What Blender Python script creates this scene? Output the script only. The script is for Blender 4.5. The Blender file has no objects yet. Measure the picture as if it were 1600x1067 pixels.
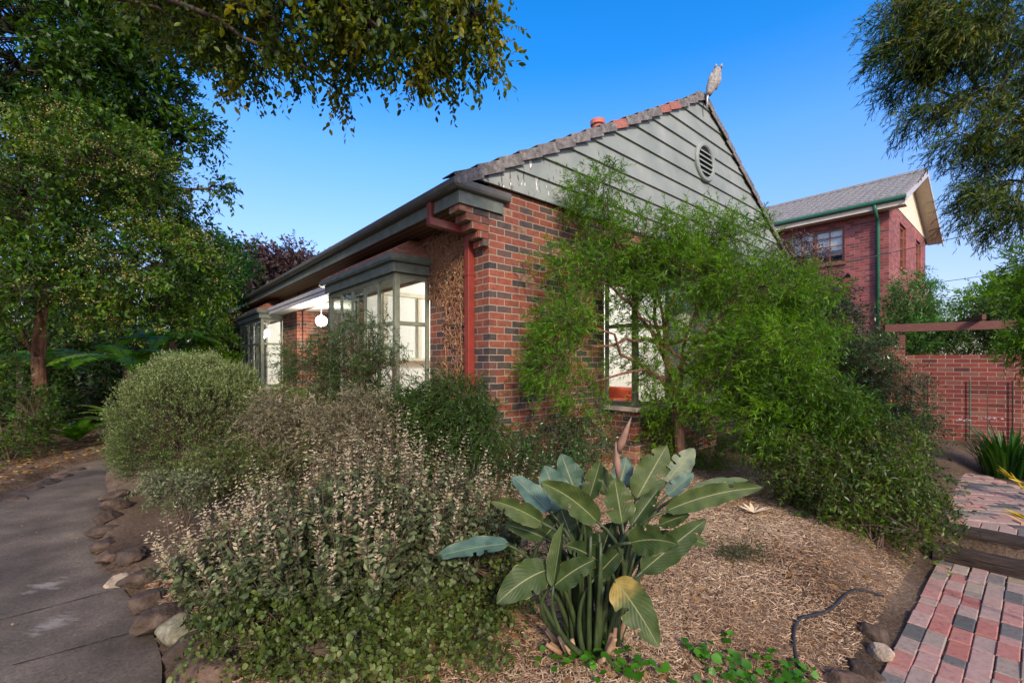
import bpy, bmesh, math, random
import numpy as np
from mathutils import Vector, noise
R = math.radians
scene = bpy.context.scene
col = scene.collection
random.seed(7)

# ------------------------------------------------------------------ frame
F, CX, HY, CH = 705.0, 800.0, 570.0, 1.6          # survey of the site: focal px, axis, horizon, eye height
DG = np.array([.759, .651, 0.]); DL = np.array([-.651, .759, 0.])   # gable direction / eave direction
C0 = np.array([-.275, 5.4, 0.])
ANG = math.atan2(.651, .759)

def at(px, py, Y):
    return np.array([(px-CX)/F*Y, Y, CH+(HY-py)/F*Y])
def uv2w(u, v, z=0.):
    p = C0+u*DG+v*DL
    return np.array([p[0], p[1], z])
def w2uv(x, y):
    dx, dy = x-C0[0], y-C0[1]
    return .759*dx+.651*dy, -.651*dx+.759*dy
def sstep(a, b, x):
    t = np.clip((x-a)/(b-a), 0, 1); return t*t*(3-2*t)
PR_Y = [-6, 0, 2.27, 2.62, 3.18, 3.58, 4.18, 5.13, 6.1, 6.84, 8, 9, 10]
PR_X = [-1.2, -1.2, -1.66, -2.06, -2.68, -3.23, -3.85, -4.62, -5.45, -6.16, -5.7, -4.6, -3.2]
PL_Y = [-6, 0, 2, 5.5, 6.27, 6.84, 7.4, 8, 9, 10]
PL_X = [-4.6, -4.6, -5.2, -6.24, -6.58, -6.85, -7.05, -7.0, -6.3, -5.2]
def gz(x, y):
    x = np.asarray(x, float); y = np.asarray(y, float)
    u, v = w2uv(x, y)
    z = .07+.025*np.sin(x*1.7+y*.9)+.02*np.sin(x*.8-y*2.1)+.008*np.sin(x*5.1+1)*np.sin(y*4.7)
    z = z+.05*sstep(3.5, 6.5, y)*(x > -4)
    # right hand paths
    m = sstep(-3.0, -3.62, v)*(1-sstep(2.62, 2.95, u))*(x > .3)
    z = z*(1-m)+(-.268)*m
    m2 = sstep(-3.35, -3.75, v)*sstep(2.62, 2.95, u)*(1-sstep(6.5, 8, u))
    z = z*(1-m2)+(-.06)*m2
    # concrete path
    xr = np.interp(y, PR_Y, PR_X); xl = np.interp(y, PL_Y, PL_X)
    m3 = sstep(-.10, .02, xr-x)*sstep(-.10, .02, x-xl)*(y < 10)
    return z*(1-m3)+(-.05)*m3

# ------------------------------------------------------------------ materials
def nt_mat(name):
    m = bpy.data.materials.new(name); m.use_nodes = True
    nt = m.node_tree; nt.nodes.clear()
    out = nt.nodes.new('ShaderNodeOutputMaterial')
    return m, nt, out
def N(nt, typ, **kw):
    n = nt.nodes.new(typ)
    for k, v in kw.items():
        if hasattr(n, k): setattr(n, k, v)
    return n
def ramp(nt, stops, interp='LINEAR'):
    n = nt.nodes.new('ShaderNodeValToRGB'); cr = n.color_ramp; cr.interpolation = interp
    while len(cr.elements) > 1: cr.elements.remove(cr.elements[-1])
    cr.elements[0].position = stops[0][0]; cr.elements[0].color = (*stops[0][1], 1)
    for p, c in stops[1:]:
        e = cr.elements.new(p); e.color = (*c, 1)
    return n
def principled(nt, out, rough=.7, spec=.4):
    b = nt.nodes.new('ShaderNodeBsdfPrincipled')
    b.inputs['Roughness'].default_value = rough
    b.inputs['Specular IOR Level'].default_value = spec
    nt.links.new(b.outputs[0], out.inputs[0]); return b
def surf(name, stops, scale=6., rough=.7, bump=.2, bscale=40., spec=.35, stretch=(1, 1, 1), detail=6., metal=0.):
    m, nt, out = nt_mat(name); b = principled(nt, out, rough, spec); b.inputs['Metallic'].default_value = metal
    tc = N(nt, 'ShaderNodeTexCoord'); mp = N(nt, 'ShaderNodeMapping'); mp.inputs['Scale'].default_value = stretch
    nt.links.new(tc.outputs['Object'], mp.inputs[0])
    n1 = N(nt, 'ShaderNodeTexNoise'); n1.inputs['Scale'].default_value = scale; n1.inputs['Detail'].default_value = detail
    n1.inputs['Roughness'].default_value = .65
    nt.links.new(mp.outputs[0], n1.inputs[0])
    r = ramp(nt, stops); nt.links.new(n1.outputs[0], r.inputs[0]); nt.links.new(r.outputs[0], b.inputs['Base Color'])
    if bump:
        n2 = N(nt, 'ShaderNodeTexNoise'); n2.inputs['Scale'].default_value = bscale; n2.inputs['Detail'].default_value = 5
        nt.links.new(mp.outputs[0], n2.inputs[0])
        bp = N(nt, 'ShaderNodeBump'); bp.inputs['Strength'].default_value = bump; bp.inputs['Distance'].default_value = .02
        nt.links.new(n2.outputs[0], bp.inputs['Height']); nt.links.new(bp.outputs[0], b.inputs['Normal'])
    return m
def around(c, d=.25):
    a = tuple(x*(1-d) for x in c); e = tuple(min(1, x*(1+d)) for x in c)
    return [(.3, a), (.52, c), (.72, e)]
def brick_mat(name, stops, mortar, w=.24, h=.086, ms=.006, grime=.8):
    m, nt, out = nt_mat(name); b = principled(nt, out, .8, .25)
    tc = N(nt, 'ShaderNodeTexCoord'); sp = N(nt, 'ShaderNodeSeparateXYZ'); nt.links.new(tc.outputs['Object'], sp.inputs[0])
    ad = N(nt, 'ShaderNodeMath', operation='ADD'); nt.links.new(sp.outputs[0], ad.inputs[0]); nt.links.new(sp.outputs[1], ad.inputs[1])
    cb = N(nt, 'ShaderNodeCombineXYZ'); nt.links.new(ad.outputs[0], cb.inputs[0]); nt.links.new(sp.outputs[2], cb.inputs[1])
    wn = N(nt, 'ShaderNodeTexNoise'); wn.inputs['Scale'].default_value = 14; nt.links.new(tc.outputs['Object'], wn.inputs[0])
    vs = N(nt, 'ShaderNodeVectorMath', operation='SUBTRACT'); nt.links.new(wn.outputs['Color'], vs.inputs[0]); vs.inputs[1].default_value = (.5, .5, .5)
    vm = N(nt, 'ShaderNodeVectorMath', operation='SCALE'); nt.links.new(vs.outputs[0], vm.inputs[0]); vm.inputs['Scale'].default_value = .012
    va = N(nt, 'ShaderNodeVectorMath', operation='ADD'); nt.links.new(cb.outputs[0], va.inputs[0]); nt.links.new(vm.outputs[0], va.inputs[1])
    bt = N(nt, 'ShaderNodeTexBrick'); nt.links.new(va.outputs[0], bt.inputs[0])
    bt.offset = .5; bt.squash = 1
    bt.inputs['Color1'].default_value = (0, 0, 0, 1); bt.inputs['Color2'].default_value = (1, 1, 1, 1); bt.inputs['Mortar'].default_value = (.5, .5, .5, 1)
    bt.inputs['Scale'].default_value = 1; bt.inputs['Mortar Size'].default_value = ms; bt.inputs['Mortar Smooth'].default_value = .15
    bt.inputs['Brick Width'].default_value = w; bt.inputs['Row Height'].default_value = h; bt.inputs['Bias'].default_value = 0
    # blotches inside each brick shift its burnt tone
    n1 = N(nt, 'ShaderNodeTexNoise'); n1.inputs['Scale'].default_value = 13; n1.inputs['Detail'].default_value = 7; nt.links.new(cb.outputs[0], n1.inputs[0])
    m1 = N(nt, 'ShaderNodeMath', operation='MULTIPLY_ADD'); nt.links.new(n1.outputs[0], m1.inputs[0]); m1.inputs[1].default_value = grime
    s1 = N(nt, 'ShaderNodeMath', operation='SUBTRACT'); nt.links.new(bt.outputs['Color'], s1.inputs[0]); s1.inputs[1].default_value = grime*.5
    nt.links.new(s1.outputs[0], m1.inputs[2])
    r = ramp(nt, stops); nt.links.new(m1.outputs[0], r.inputs[0])
    n2 = N(nt, 'ShaderNodeTexNoise'); n2.inputs['Scale'].default_value = 60; n2.inputs['Detail'].default_value = 4; nt.links.new(tc.outputs['Object'], n2.inputs[0])
    mr = ramp(nt, [(.3, tuple(c*.6 for c in mortar)), (.7, mortar)]); nt.links.new(n2.outputs[0], mr.inputs[0])
    mx = N(nt, 'ShaderNodeMixRGB'); nt.links.new(bt.outputs['Fac'], mx.inputs[0]); nt.links.new(r.outputs[0], mx.inputs[1]); nt.links.new(mr.outputs[0], mx.inputs[2])
    # large soft weathering
    n3 = N(nt, 'ShaderNodeTexNoise'); n3.inputs['Scale'].default_value = 1.3; n3.inputs['Detail'].default_value = 5; nt.links.new(tc.outputs['Object'], n3.inputs[0])
    r3 = ramp(nt, [(.3, (.72, .72, .74)), (.65, (1.08, 1.04, 1.))]); nt.links.new(n3.outputs[0], r3.inputs[0])
    mu = N(nt, 'ShaderNodeMixRGB', blend_type='MULTIPLY'); mu.inputs[0].default_value = 1
    nt.links.new(mx.outputs[0], mu.inputs[1]); nt.links.new(r3.outputs[0], mu.inputs[2]); nt.links.new(mu.outputs[0], b.inputs['Base Color'])
    iv = N(nt, 'ShaderNodeMath', operation='MULTIPLY_ADD'); nt.links.new(bt.outputs['Fac'], iv.inputs[0]); iv.inputs[1].default_value = -1.
    sc = N(nt, 'ShaderNodeMath', operation='MULTIPLY'); nt.links.new(n2.outputs[0], sc.inputs[0]); sc.inputs[1].default_value = .5
    nt.links.new(sc.outputs[0], iv.inputs[2])
    bp = N(nt, 'ShaderNodeBump'); bp.inputs['Strength'].default_value = .7; bp.inputs['Distance'].default_value = .008
    nt.links.new(iv.outputs[0], bp.inputs['Height']); nt.links.new(bp.outputs[0], b.inputs['Normal'])
    return m
def leaf_mat(name, stops, trans=.3, rough=.5, spec=.4, sat=1.22):
    """leaf colour from the per-leaf 'var' attribute, part of the light let through"""
    m, nt, out = nt_mat(name)
    a = N(nt, 'ShaderNodeAttribute'); a.attribute_name = 'var'
    r0 = ramp(nt, stops); nt.links.new(a.outputs['Fac'], r0.inputs[0])
    r = N(nt, 'ShaderNodeHueSaturation'); r.inputs['Saturation'].default_value = sat; nt.links.new(r0.outputs[0], r.inputs['Color'])
    b = nt.nodes.new('ShaderNodeBsdfPrincipled'); b.inputs['Roughness'].default_value = rough; b.inputs['Specular IOR Level'].default_value = spec
    nt.links.new(r.outputs[0], b.inputs['Base Color'])
    t = N(nt, 'ShaderNodeBsdfTranslucent')
    hs = N(nt, 'ShaderNodeHueSaturation'); hs.inputs['Hue'].default_value = .485; hs.inputs['Saturation'].default_value = 1.15; hs.inputs['Value'].default_value = 1.5
    nt.links.new(r.outputs[0], hs.inputs['Color']); nt.links.new(hs.outputs[0], t.inputs[0])
    mx = N(nt, 'ShaderNodeMixShader'); mx.inputs[0].default_value = trans
    nt.links.new(b.outputs[0], mx.inputs[1]); nt.links.new(t.outputs[0], mx.inputs[2]); nt.links.new(mx.outputs[0], out.inputs[0])
    return m
def glass_mat(name):
    m, nt, out = nt_mat(name)
    t = N(nt, 'ShaderNodeBsdfTransparent'); t.inputs[0].default_value = (.93, .96, .95, 1)
    g = N(nt, 'ShaderNodeBsdfGlossy'); g.inputs['Roughness'].default_value = .02
    lw = N(nt, 'ShaderNodeLayerWeight'); lw.inputs[0].default_value = .5
    pw = N(nt, 'ShaderNodeMath', operation='POWER'); nt.links.new(lw.outputs['Facing'], pw.inputs[0]); pw.inputs[1].default_value = 4
    ml = N(nt, 'ShaderNodeMath', operation='MULTIPLY_ADD'); nt.links.new(pw.outputs[0], ml.inputs[0]); ml.inputs[1].default_value = .6; ml.inputs[2].default_value = .09
    mx = N(nt, 'ShaderNodeMixShader')
    nt.links.new(ml.outputs[0], mx.inputs[0]); nt.links.new(t.outputs[0], mx.inputs[1]); nt.links.new(g.outputs[0], mx.inputs[2]); nt.links.new(mx.outputs[0], out.inputs[0])
    return m

M = {}
M['brick'] = brick_mat('house_brick', [(.0, (.045, .040, .042)), (.26, (.085, .066, .062)), (.42, (.13, .062, .052)), (.54, (.195, .060, .040)), (.70, (.255, .080, .052)), (.84, (.155, .062, .046)), (1., (.28, .165, .11))], (.40, .33, .25))
M['brick_far'] = brick_mat('neighbour_brick', [(.0, (.13, .05, .06)), (.3, (.22, .066, .066)), (.6, (.28, .078, .078)), (.85, (.31, .11, .105)), (1., (.12, .06, .065))], (.36, .24, .22), grime=.35)
M['brick_garden'] = brick_mat('garden_brick', [(.0, (.05, .022, .02)), (.15, (.13, .03, .028)), (.4, (.145, .031, .027)), (.75, (.185, .045, .036)), (1., (.15, .07, .055))], (.34, .27, .21), grime=.35)
M['trim'] = surf('grey_green_paint', around((.115, .135, .115), .3), 7, .5, .12, 60)
M['gutter'] = surf('gutter_paint', around((.095, .095, .09), .25), 5, .33, .05, 30)
M['bayframe'] = surf('window_frame_paint', around((.17, .19, .14), .25), 9, .5, .1, 60)
M['boards'] = None
M['soffit'] = None
M['rust'] = surf('red_brown_metal_paint', around((.20, .035, .025), .2), 6, .35, .03, 30)
M['tile'] = surf('weathered_roof_tile', [(.25, (.045, .045, .047)), (.45, (.12, .115, .115)), (.6, (.20, .19, .185)), (.8, (.30, .28, .26))], 14, .9, .4, 60)
M['tile_red'] = surf('red_roof_tile', [(.3, (.16, .10, .09)), (.6, (.36, .13, .10)), (.8, (.4, .3, .27))], 14, .9, .4, 60)
M['tile_far'] = surf('neighbour_roof_tile', [(.3, (.10, .10, .105)), (.5, (.22, .22, .22)), (.68, (.36, .35, .33))], 22, .9, .4, 60)
M['shingle'] = surf('brown_shingle', [(.3, (.10, .05, .038)), (.5, (.25, .105, .075)), (.75, (.38, .23, .18))], 10, .9, .4, 60, stretch=(1, 1, 4))
M['terra'] = surf('terracotta', around((.42, .14, .10), .2), 8, .8, .2, 40)
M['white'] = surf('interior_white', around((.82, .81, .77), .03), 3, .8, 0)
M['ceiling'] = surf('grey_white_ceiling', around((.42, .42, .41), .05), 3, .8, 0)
M['curtain'] = surf('sheer_curtain', around((.62, .60, .55), .08), 5, .9, 0)
M['cream'] = surf('cream_paint', around((.66, .60, .48), .1), 5, .7, .1, 40)
M['porch_white'] = surf('porch_white_paint', around((.74, .72, .66), .08), 3, .7, 0)
M['beam'] = surf('grey_blue_beam_paint', [(.3, (.26, .27, .32)), (.55, (.40, .41, .47)), (.8, (.55, .55, .6))], 14, .6, .1, 50)
M['floorboards'] = surf('floor_timber', around((.34, .19, .09), .3), 3, .4, .05, 20, stretch=(1, 12, 1))
M['glass'] = glass_mat('window_glass')
M['dark'] = surf('dark_void', around((.012, .012, .012), .2), 3, .9, 0)
M['owl'] = surf('pale_grey_resin', [(.3, (.12, .12, .115)), (.5, (.27, .265, .25)), (.75, (.42, .41, .385))], 30, .8, .5, 60)
M['steel'] = surf('galvanised_pole', around((.42, .42, .42), .15), 10, .45, .05, 30, metal=.6)
M['greenpaint'] = surf('green_downpipe_paint', around((.03, .13, .085), .2), 8, .4, .05, 30)
M['teal'] = surf('teal_sheet', around((.02, .19, .13), .2), 8, .5, .05, 30)
M['winwood'] = surf('red_brown_window_timber', around((.22, .085, .05), .3), 8, .5, .1, 40)
M['pergola'] = surf('red_brown_stained_timber', around((.10, .033, .026), .3), 9, .55, .2, 40, stretch=(1, 6, 6))
M['paling'] = surf('grey_paling', around((.27, .235, .20), .3), 5, .9, .3, 40, stretch=(8, 8, 1))
M['sleeper'] = surf('weathered_sleeper', [(.3, (.010, .007, .006)), (.5, (.040, .027, .021)), (.75, (.095, .068, .053))], 5, .9, 1., 12, stretch=(14, .7, 14))
M['rock'] = surf('dark_basalt', [(.3, (.026, .019, .015)), (.55, (.066, .046, .034)), (.8, (.13, .10, .078))], 9, .95, .9, 30)
M['rock_brown'] = surf('brown_rock', [(.3, (.04, .026, .019)), (.55, (.10, .064, .046)), (.8, (.19, .135, .10))], 9, .95, .9, 30)
M['rock_pale'] = surf('pale_stone', [(.3, (.14, .11, .08)), (.55, (.33, .27, .20)), (.8, (.5, .42, .32))], 9, .95, .8, 30)
M['rock_moss'] = surf('lichen_stone', [(.3, (.06, .06, .04)), (.55, (.16, .15, .10)), (.8, (.34, .32, .25))], 12, .95, .8, 30)
M['hose'] = surf('black_poly_pipe', around((.022, .024, .027), .2), 8, .35, .05, 30)
M['cable'] = surf('cable_sheath', around((.03, .03, .033), .2), 8, .6, 0)
M['bark'] = surf('rough_bark', [(.3, (.035, .026, .02)), (.55, (.10, .075, .055)), (.8, (.2, .16, .12))], 8, .95, .9, 24, stretch=(3, 3, .6))
M['bark_red'] = surf('red_stringy_bark', [(.3, (.05, .025, .018)), (.55, (.16, .08, .055)), (.8, (.30, .18, .13))], 8, .95, .9, 24, stretch=(4, 4, .4))
M['twig'] = surf('twig', around((.10, .07, .05), .35), 12, .9, 0)
M['twig_dark'] = surf('dark_twig', around((.04, .03, .024), .35), 12, .9, 0)
M['vine'] = surf('dead_vine_stem', [(.3, (.16, .08, .045)), (.55, (.33, .17, .09)), (.8, (.5, .32, .18))], 20, .9, 0)
M['chair'] = surf('orange_red_fabric', around((.62, .10, .035), .2), 12, .8, .1, 90)
M['bench'] = surf('honey_timber', around((.42, .22, .08), .3), 4, .4, .05, 30, stretch=(1, 8, 8))

def mk_boards():
    """pale grey weatherboard paint with streaky stains and flaking near the low corner"""
    m, nt, out = nt_mat('weatherboard_paint'); b = principled(nt, out, .6, .3)
    tc = N(nt, 'ShaderNodeTexCoord')
    n1 = N(nt, 'ShaderNodeTexNoise'); n1.inputs['Scale'].default_value = 2.2; n1.inputs['Detail'].default_value = 8; nt.links.new(tc.outputs['Object'], n1.inputs[0])
    r1 = ramp(nt, [(.3, (.18, .212, .20)), (.55, (.23, .262, .245)), (.75, (.28, .305, .285))]); nt.links.new(n1.outputs[0], r1.inputs[0])
    mp = N(nt, 'ShaderNodeMapping'); mp.inputs['Scale'].default_value = (22, 22, 3.5); nt.links.new(tc.outputs['Object'], mp.inputs[0])
    n2 = N(nt, 'ShaderNodeTexNoise'); n2.inputs['Scale'].default_value = 1; n2.inputs['Detail'].default_value = 5; n2.inputs['Roughness'].default_value = .7; nt.links.new(mp.outputs[0], n2.inputs[0])
    sp = N(nt, 'ShaderNodeSeparateXYZ'); nt.links.new(tc.outputs['Object'], sp.inputs[0])
    near = N(nt, 'ShaderNodeMapRange'); near.inputs['From Min'].default_value = 3.0; near.inputs['From Max'].default_value = .2; nt.links.new(sp.outputs[0], near.inputs[0])
    a1 = N(nt, 'ShaderNodeMath', operation='MULTIPLY_ADD'); nt.links.new(near.outputs[0], a1.inputs[0]); a1.inputs[1].default_value = .17; nt.links.new(n2.outputs[0], a1.inputs[2])
    st = ramp(nt, [(.73, (0, 0, 0)), (.77, (1, 1, 1))]); nt.links.new(a1.outputs[0], st.inputs[0])
    mp2 = N(nt, 'ShaderNodeMapping'); mp2.inputs['Scale'].default_value = (15, 15, 5); mp2.inputs['Location'].default_value = (5, 3, 1); nt.links.new(tc.outputs['Object'], mp2.inputs[0])
    n3 = N(nt, 'ShaderNodeTexNoise'); n3.inputs['Scale'].default_value = 1; n3.inputs['Detail'].default_value = 3; nt.links.new(mp2.outputs[0], n3.inputs[0])
    a2 = N(nt, 'ShaderNodeMath', operation='MULTIPLY_ADD'); nt.links.new(near.outputs[0], a2.inputs[0]); a2.inputs[1].default_value = .14; nt.links.new(n3.outputs[0], a2.inputs[2])
    wt = ramp(nt, [(.79, (0, 0, 0)), (.81, (1, 1, 1))]); nt.links.new(a2.outputs[0], wt.inputs[0])
    m1 = N(nt, 'ShaderNodeMixRGB'); nt.links.new(st.outputs[0], m1.inputs[0]); nt.links.new(r1.outputs[0], m1.inputs[1]); m1.inputs[2].default_value = (.075, .055, .045, 1)
    m2 = N(nt, 'ShaderNodeMixRGB'); nt.links.new(wt.outputs[0], m2.inputs[0]); nt.links.new(m1.outputs[0], m2.inputs[1]); m2.inputs[2].default_value = (.72, .72, .70, 1)
    nt.links.new(m2.outputs[0], b.inputs['Base Color'])
    return m
M['boards'] = mk_boards()
def mk_soffit():
    m, nt, out = nt_mat('lining_boards'); b = principled(nt, out, .6, .3)
    tc = N(nt, 'ShaderNodeTexCoord'); w = N(nt, 'ShaderNodeTexWave'); w.bands_direction = 'X'; w.inputs['Scale'].default_value = 3.2; w.inputs['Distortion'].default_value = .0
    nt.links.new(tc.outputs['Object'], w.inputs[0])
    r = ramp(nt, [(0, (.03, .02, .015)), (.12, (.21, .145, .10)), (1, (.26, .185, .13))]); nt.links.new(w.outputs[0], r.inputs[0]); nt.links.new(r.outputs[0], b.inputs['Base Color'])
    return m
M['soffit'] = mk_soffit()
def mk_ground():
    m, nt, out = nt_mat('mulched_earth'); b = principled(nt, out, .95, .15)
    tc = N(nt, 'ShaderNodeTexCoord')
    n1 = N(nt, 'ShaderNodeTexNoise'); n1.inputs['Scale'].default_value = 1.1; n1.inputs['Detail'].default_value = 6; nt.links.new(tc.outputs['Object'], n1.inputs[0])
    n2 = N(nt, 'ShaderNodeTexNoise'); n2.inputs['Scale'].default_value = 38; n2.inputs['Detail'].default_value = 8; n2.inputs['Roughness'].default_value = .75; nt.links.new(tc.outputs['Object'], n2.inputs[0])
    r1 = ramp(nt, [(.3, (.085, .057, .038)), (.5, (.185, .13, .09)), (.7, (.28, .205, .145))]); nt.links.new(n1.outputs[0], r1.inputs[0])
    r2 = ramp(nt, [(.3, (.25, .25, .25)), (.55, (1, 1, 1)), (.75, (1.5, 1.45, 1.4))]); nt.links.new(n2.outputs[0], r2.inputs[0])
    mu = N(nt, 'ShaderNodeMixRGB', blend_type='MULTIPLY'); mu.inputs[0].default_value = 1; nt.links.new(r1.outputs[0], mu.inputs[1]); nt.links.new(r2.outputs[0], mu.inputs[2])
    nt.links.new(mu.outputs[0], b.inputs['Base Color'])
    bp = N(nt, 'ShaderNodeBump'); bp.inputs['Strength'].default_value = 1.; bp.inputs['Distance'].default_value = .05; nt.links.new(n2.outputs[0], bp.inputs['Height']); nt.links.new(bp.outputs[0], b.inputs['Normal'])
    return m
M['ground'] = mk_ground()
def mk_concrete():
    m, nt, out = nt_mat('old_concrete'); b = principled(nt, out, .75, .35)
    tc = N(nt, 'ShaderNodeTexCoord')
    n1 = N(nt, 'ShaderNodeTexNoise'); n1.inputs['Scale'].default_value = 1.6; n1.inputs['Detail'].default_value = 9; n1.inputs['Roughness'].default_value = .6; nt.links.new(tc.outputs['Object'], n1.inputs[0])
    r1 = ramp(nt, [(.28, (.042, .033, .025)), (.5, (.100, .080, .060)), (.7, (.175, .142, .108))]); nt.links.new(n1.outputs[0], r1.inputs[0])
    n2 = N(nt, 'ShaderNodeTexNoise'); n2.inputs['Scale'].default_value = 55; n2.inputs['Detail'].default_value = 6; n2.inputs['Roughness'].default_value = .8; nt.links.new(tc.outputs['Object'], n2.inputs[0])
    r2 = ramp(nt, [(.3, (.45, .45, .45)), (.7, (1.5, 1.5, 1.5))]); nt.links.new(n2.outputs[0], r2.inputs[0])
    mu = N(nt, 'ShaderNodeMixRGB', blend_type='MULTIPLY'); mu.inputs[0].default_value = 1; nt.links.new(r1.outputs[0], mu.inputs[1]); nt.links.new(r2.outputs[0], mu.inputs[2])
    last = mu.outputs[0]
    mp = N(nt, 'ShaderNodeMapping'); mp.inputs['Scale'].default_value = (4, 16, 1); mp.inputs['Rotation'].default_value = (0, 0, .5); nt.links.new(tc.outputs['Object'], mp.inputs[0])
    n3 = N(nt, 'ShaderNodeTexNoise'); n3.inputs['Scale'].default_value = 1.; n3.inputs['Detail'].default_value = 9; n3.inputs['Roughness'].default_value = .8; nt.links.new(mp.outputs[0], n3.inputs[0])
    for (px, py, rad) in ((75, 913, .28), (85, 972, .26)):       # two pale scuffs left by spilt render
        p = at(px, py, 1.6*F/(py-HY))
        vs = N(nt, 'ShaderNodeVectorMath', operation='DISTANCE'); nt.links.new(tc.outputs['Object'], vs.inputs[0]); vs.inputs[1].default_value = (p[0], p[1], 0)
        mr = N(nt, 'ShaderNodeMapRange'); mr.inputs['From Min'].default_value = rad; mr.inputs['From Max'].default_value = 0; mr.inputs['To Max'].default_value = .38; nt.links.new(vs.outputs['Value'], mr.inputs[0])
        ad = N(nt, 'ShaderNodeMath', operation='ADD'); nt.links.new(mr.outputs[0], ad.inputs[0]); nt.links.new(n3.outputs[0], ad.inputs[1])
        rr = ramp(nt, [(.74, (0, 0, 0)), (.86, (1, 1, 1))]); nt.links.new(ad.outputs[0], rr.inputs[0])
        mx = N(nt, 'ShaderNodeMixRGB'); nt.links.new(rr.outputs[0], mx.inputs[0]); nt.links.new(last, mx.inputs[1]); mx.inputs[2].default_value = (.21, .19, .165, 1); last = mx.outputs[0]
    nt.links.new(last, b.inputs['Base Color'])
    bp = N(nt, 'ShaderNodeBump'); bp.inputs['Strength'].default_value = .35; bp.inputs['Distance'].default_value = .01; nt.links.new(n2.outputs[0], bp.inputs['Height']); nt.links.new(bp.outputs[0], b.inputs['Normal'])
    return m
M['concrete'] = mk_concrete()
def mk_paver():
    m, nt, out = nt_mat('clay_paver'); b = principled(nt, out, .8, .25)
    a = N(nt, 'ShaderNodeAttribute'); a.attribute_name = 'var'
    r = ramp(nt, [(0, (.085, .085, .082)), (.08, (.15, .14, .13)), (.13, (.26, .21, .175)), (.38, (.34, .235, .205)), (.6, (.36, .19, .16)), (.78, (.33, .125, .10)), (.9, (.33, .27, .225)), (1, (.25, .20, .13))]); nt.links.new(a.outputs['Fac'], r.inputs[0])
    tc = N(nt, 'ShaderNodeTexCoord')
    n2 = N(nt, 'ShaderNodeTexNoise'); n2.inputs['Scale'].default_value = 24; n2.inputs['Detail'].default_value = 8; n2.inputs['Roughness'].default_value = .75; nt.links.new(tc.outputs['Object'], n2.inputs[0])
    r2 = ramp(nt, [(.28, (.35, .33, .3)), (.45, (.9, .9, .9)), (.72, (1.15, 1.15, 1.15))]); nt.links.new(n2.outputs[0], r2.inputs[0])
    mu = N(nt, 'ShaderNodeMixRGB', blend_type='MULTIPLY'); mu.inputs[0].default_value = 1; nt.links.new(r.outputs[0], mu.inputs[1]); nt.links.new(r2.outputs[0], mu.inputs[2]); nt.links.new(mu.outputs[0], b.inputs['Base Color'])
    bp = N(nt, 'ShaderNodeBump'); bp.inputs['Strength'].default_value = .4; bp.inputs['Distance'].default_value = .008; nt.links.new(n2.outputs[0], bp.inputs['Height']); nt.links.new(bp.outputs[0], b.inputs['Normal'])
    return m
M['paver'] = mk_paver()
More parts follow.
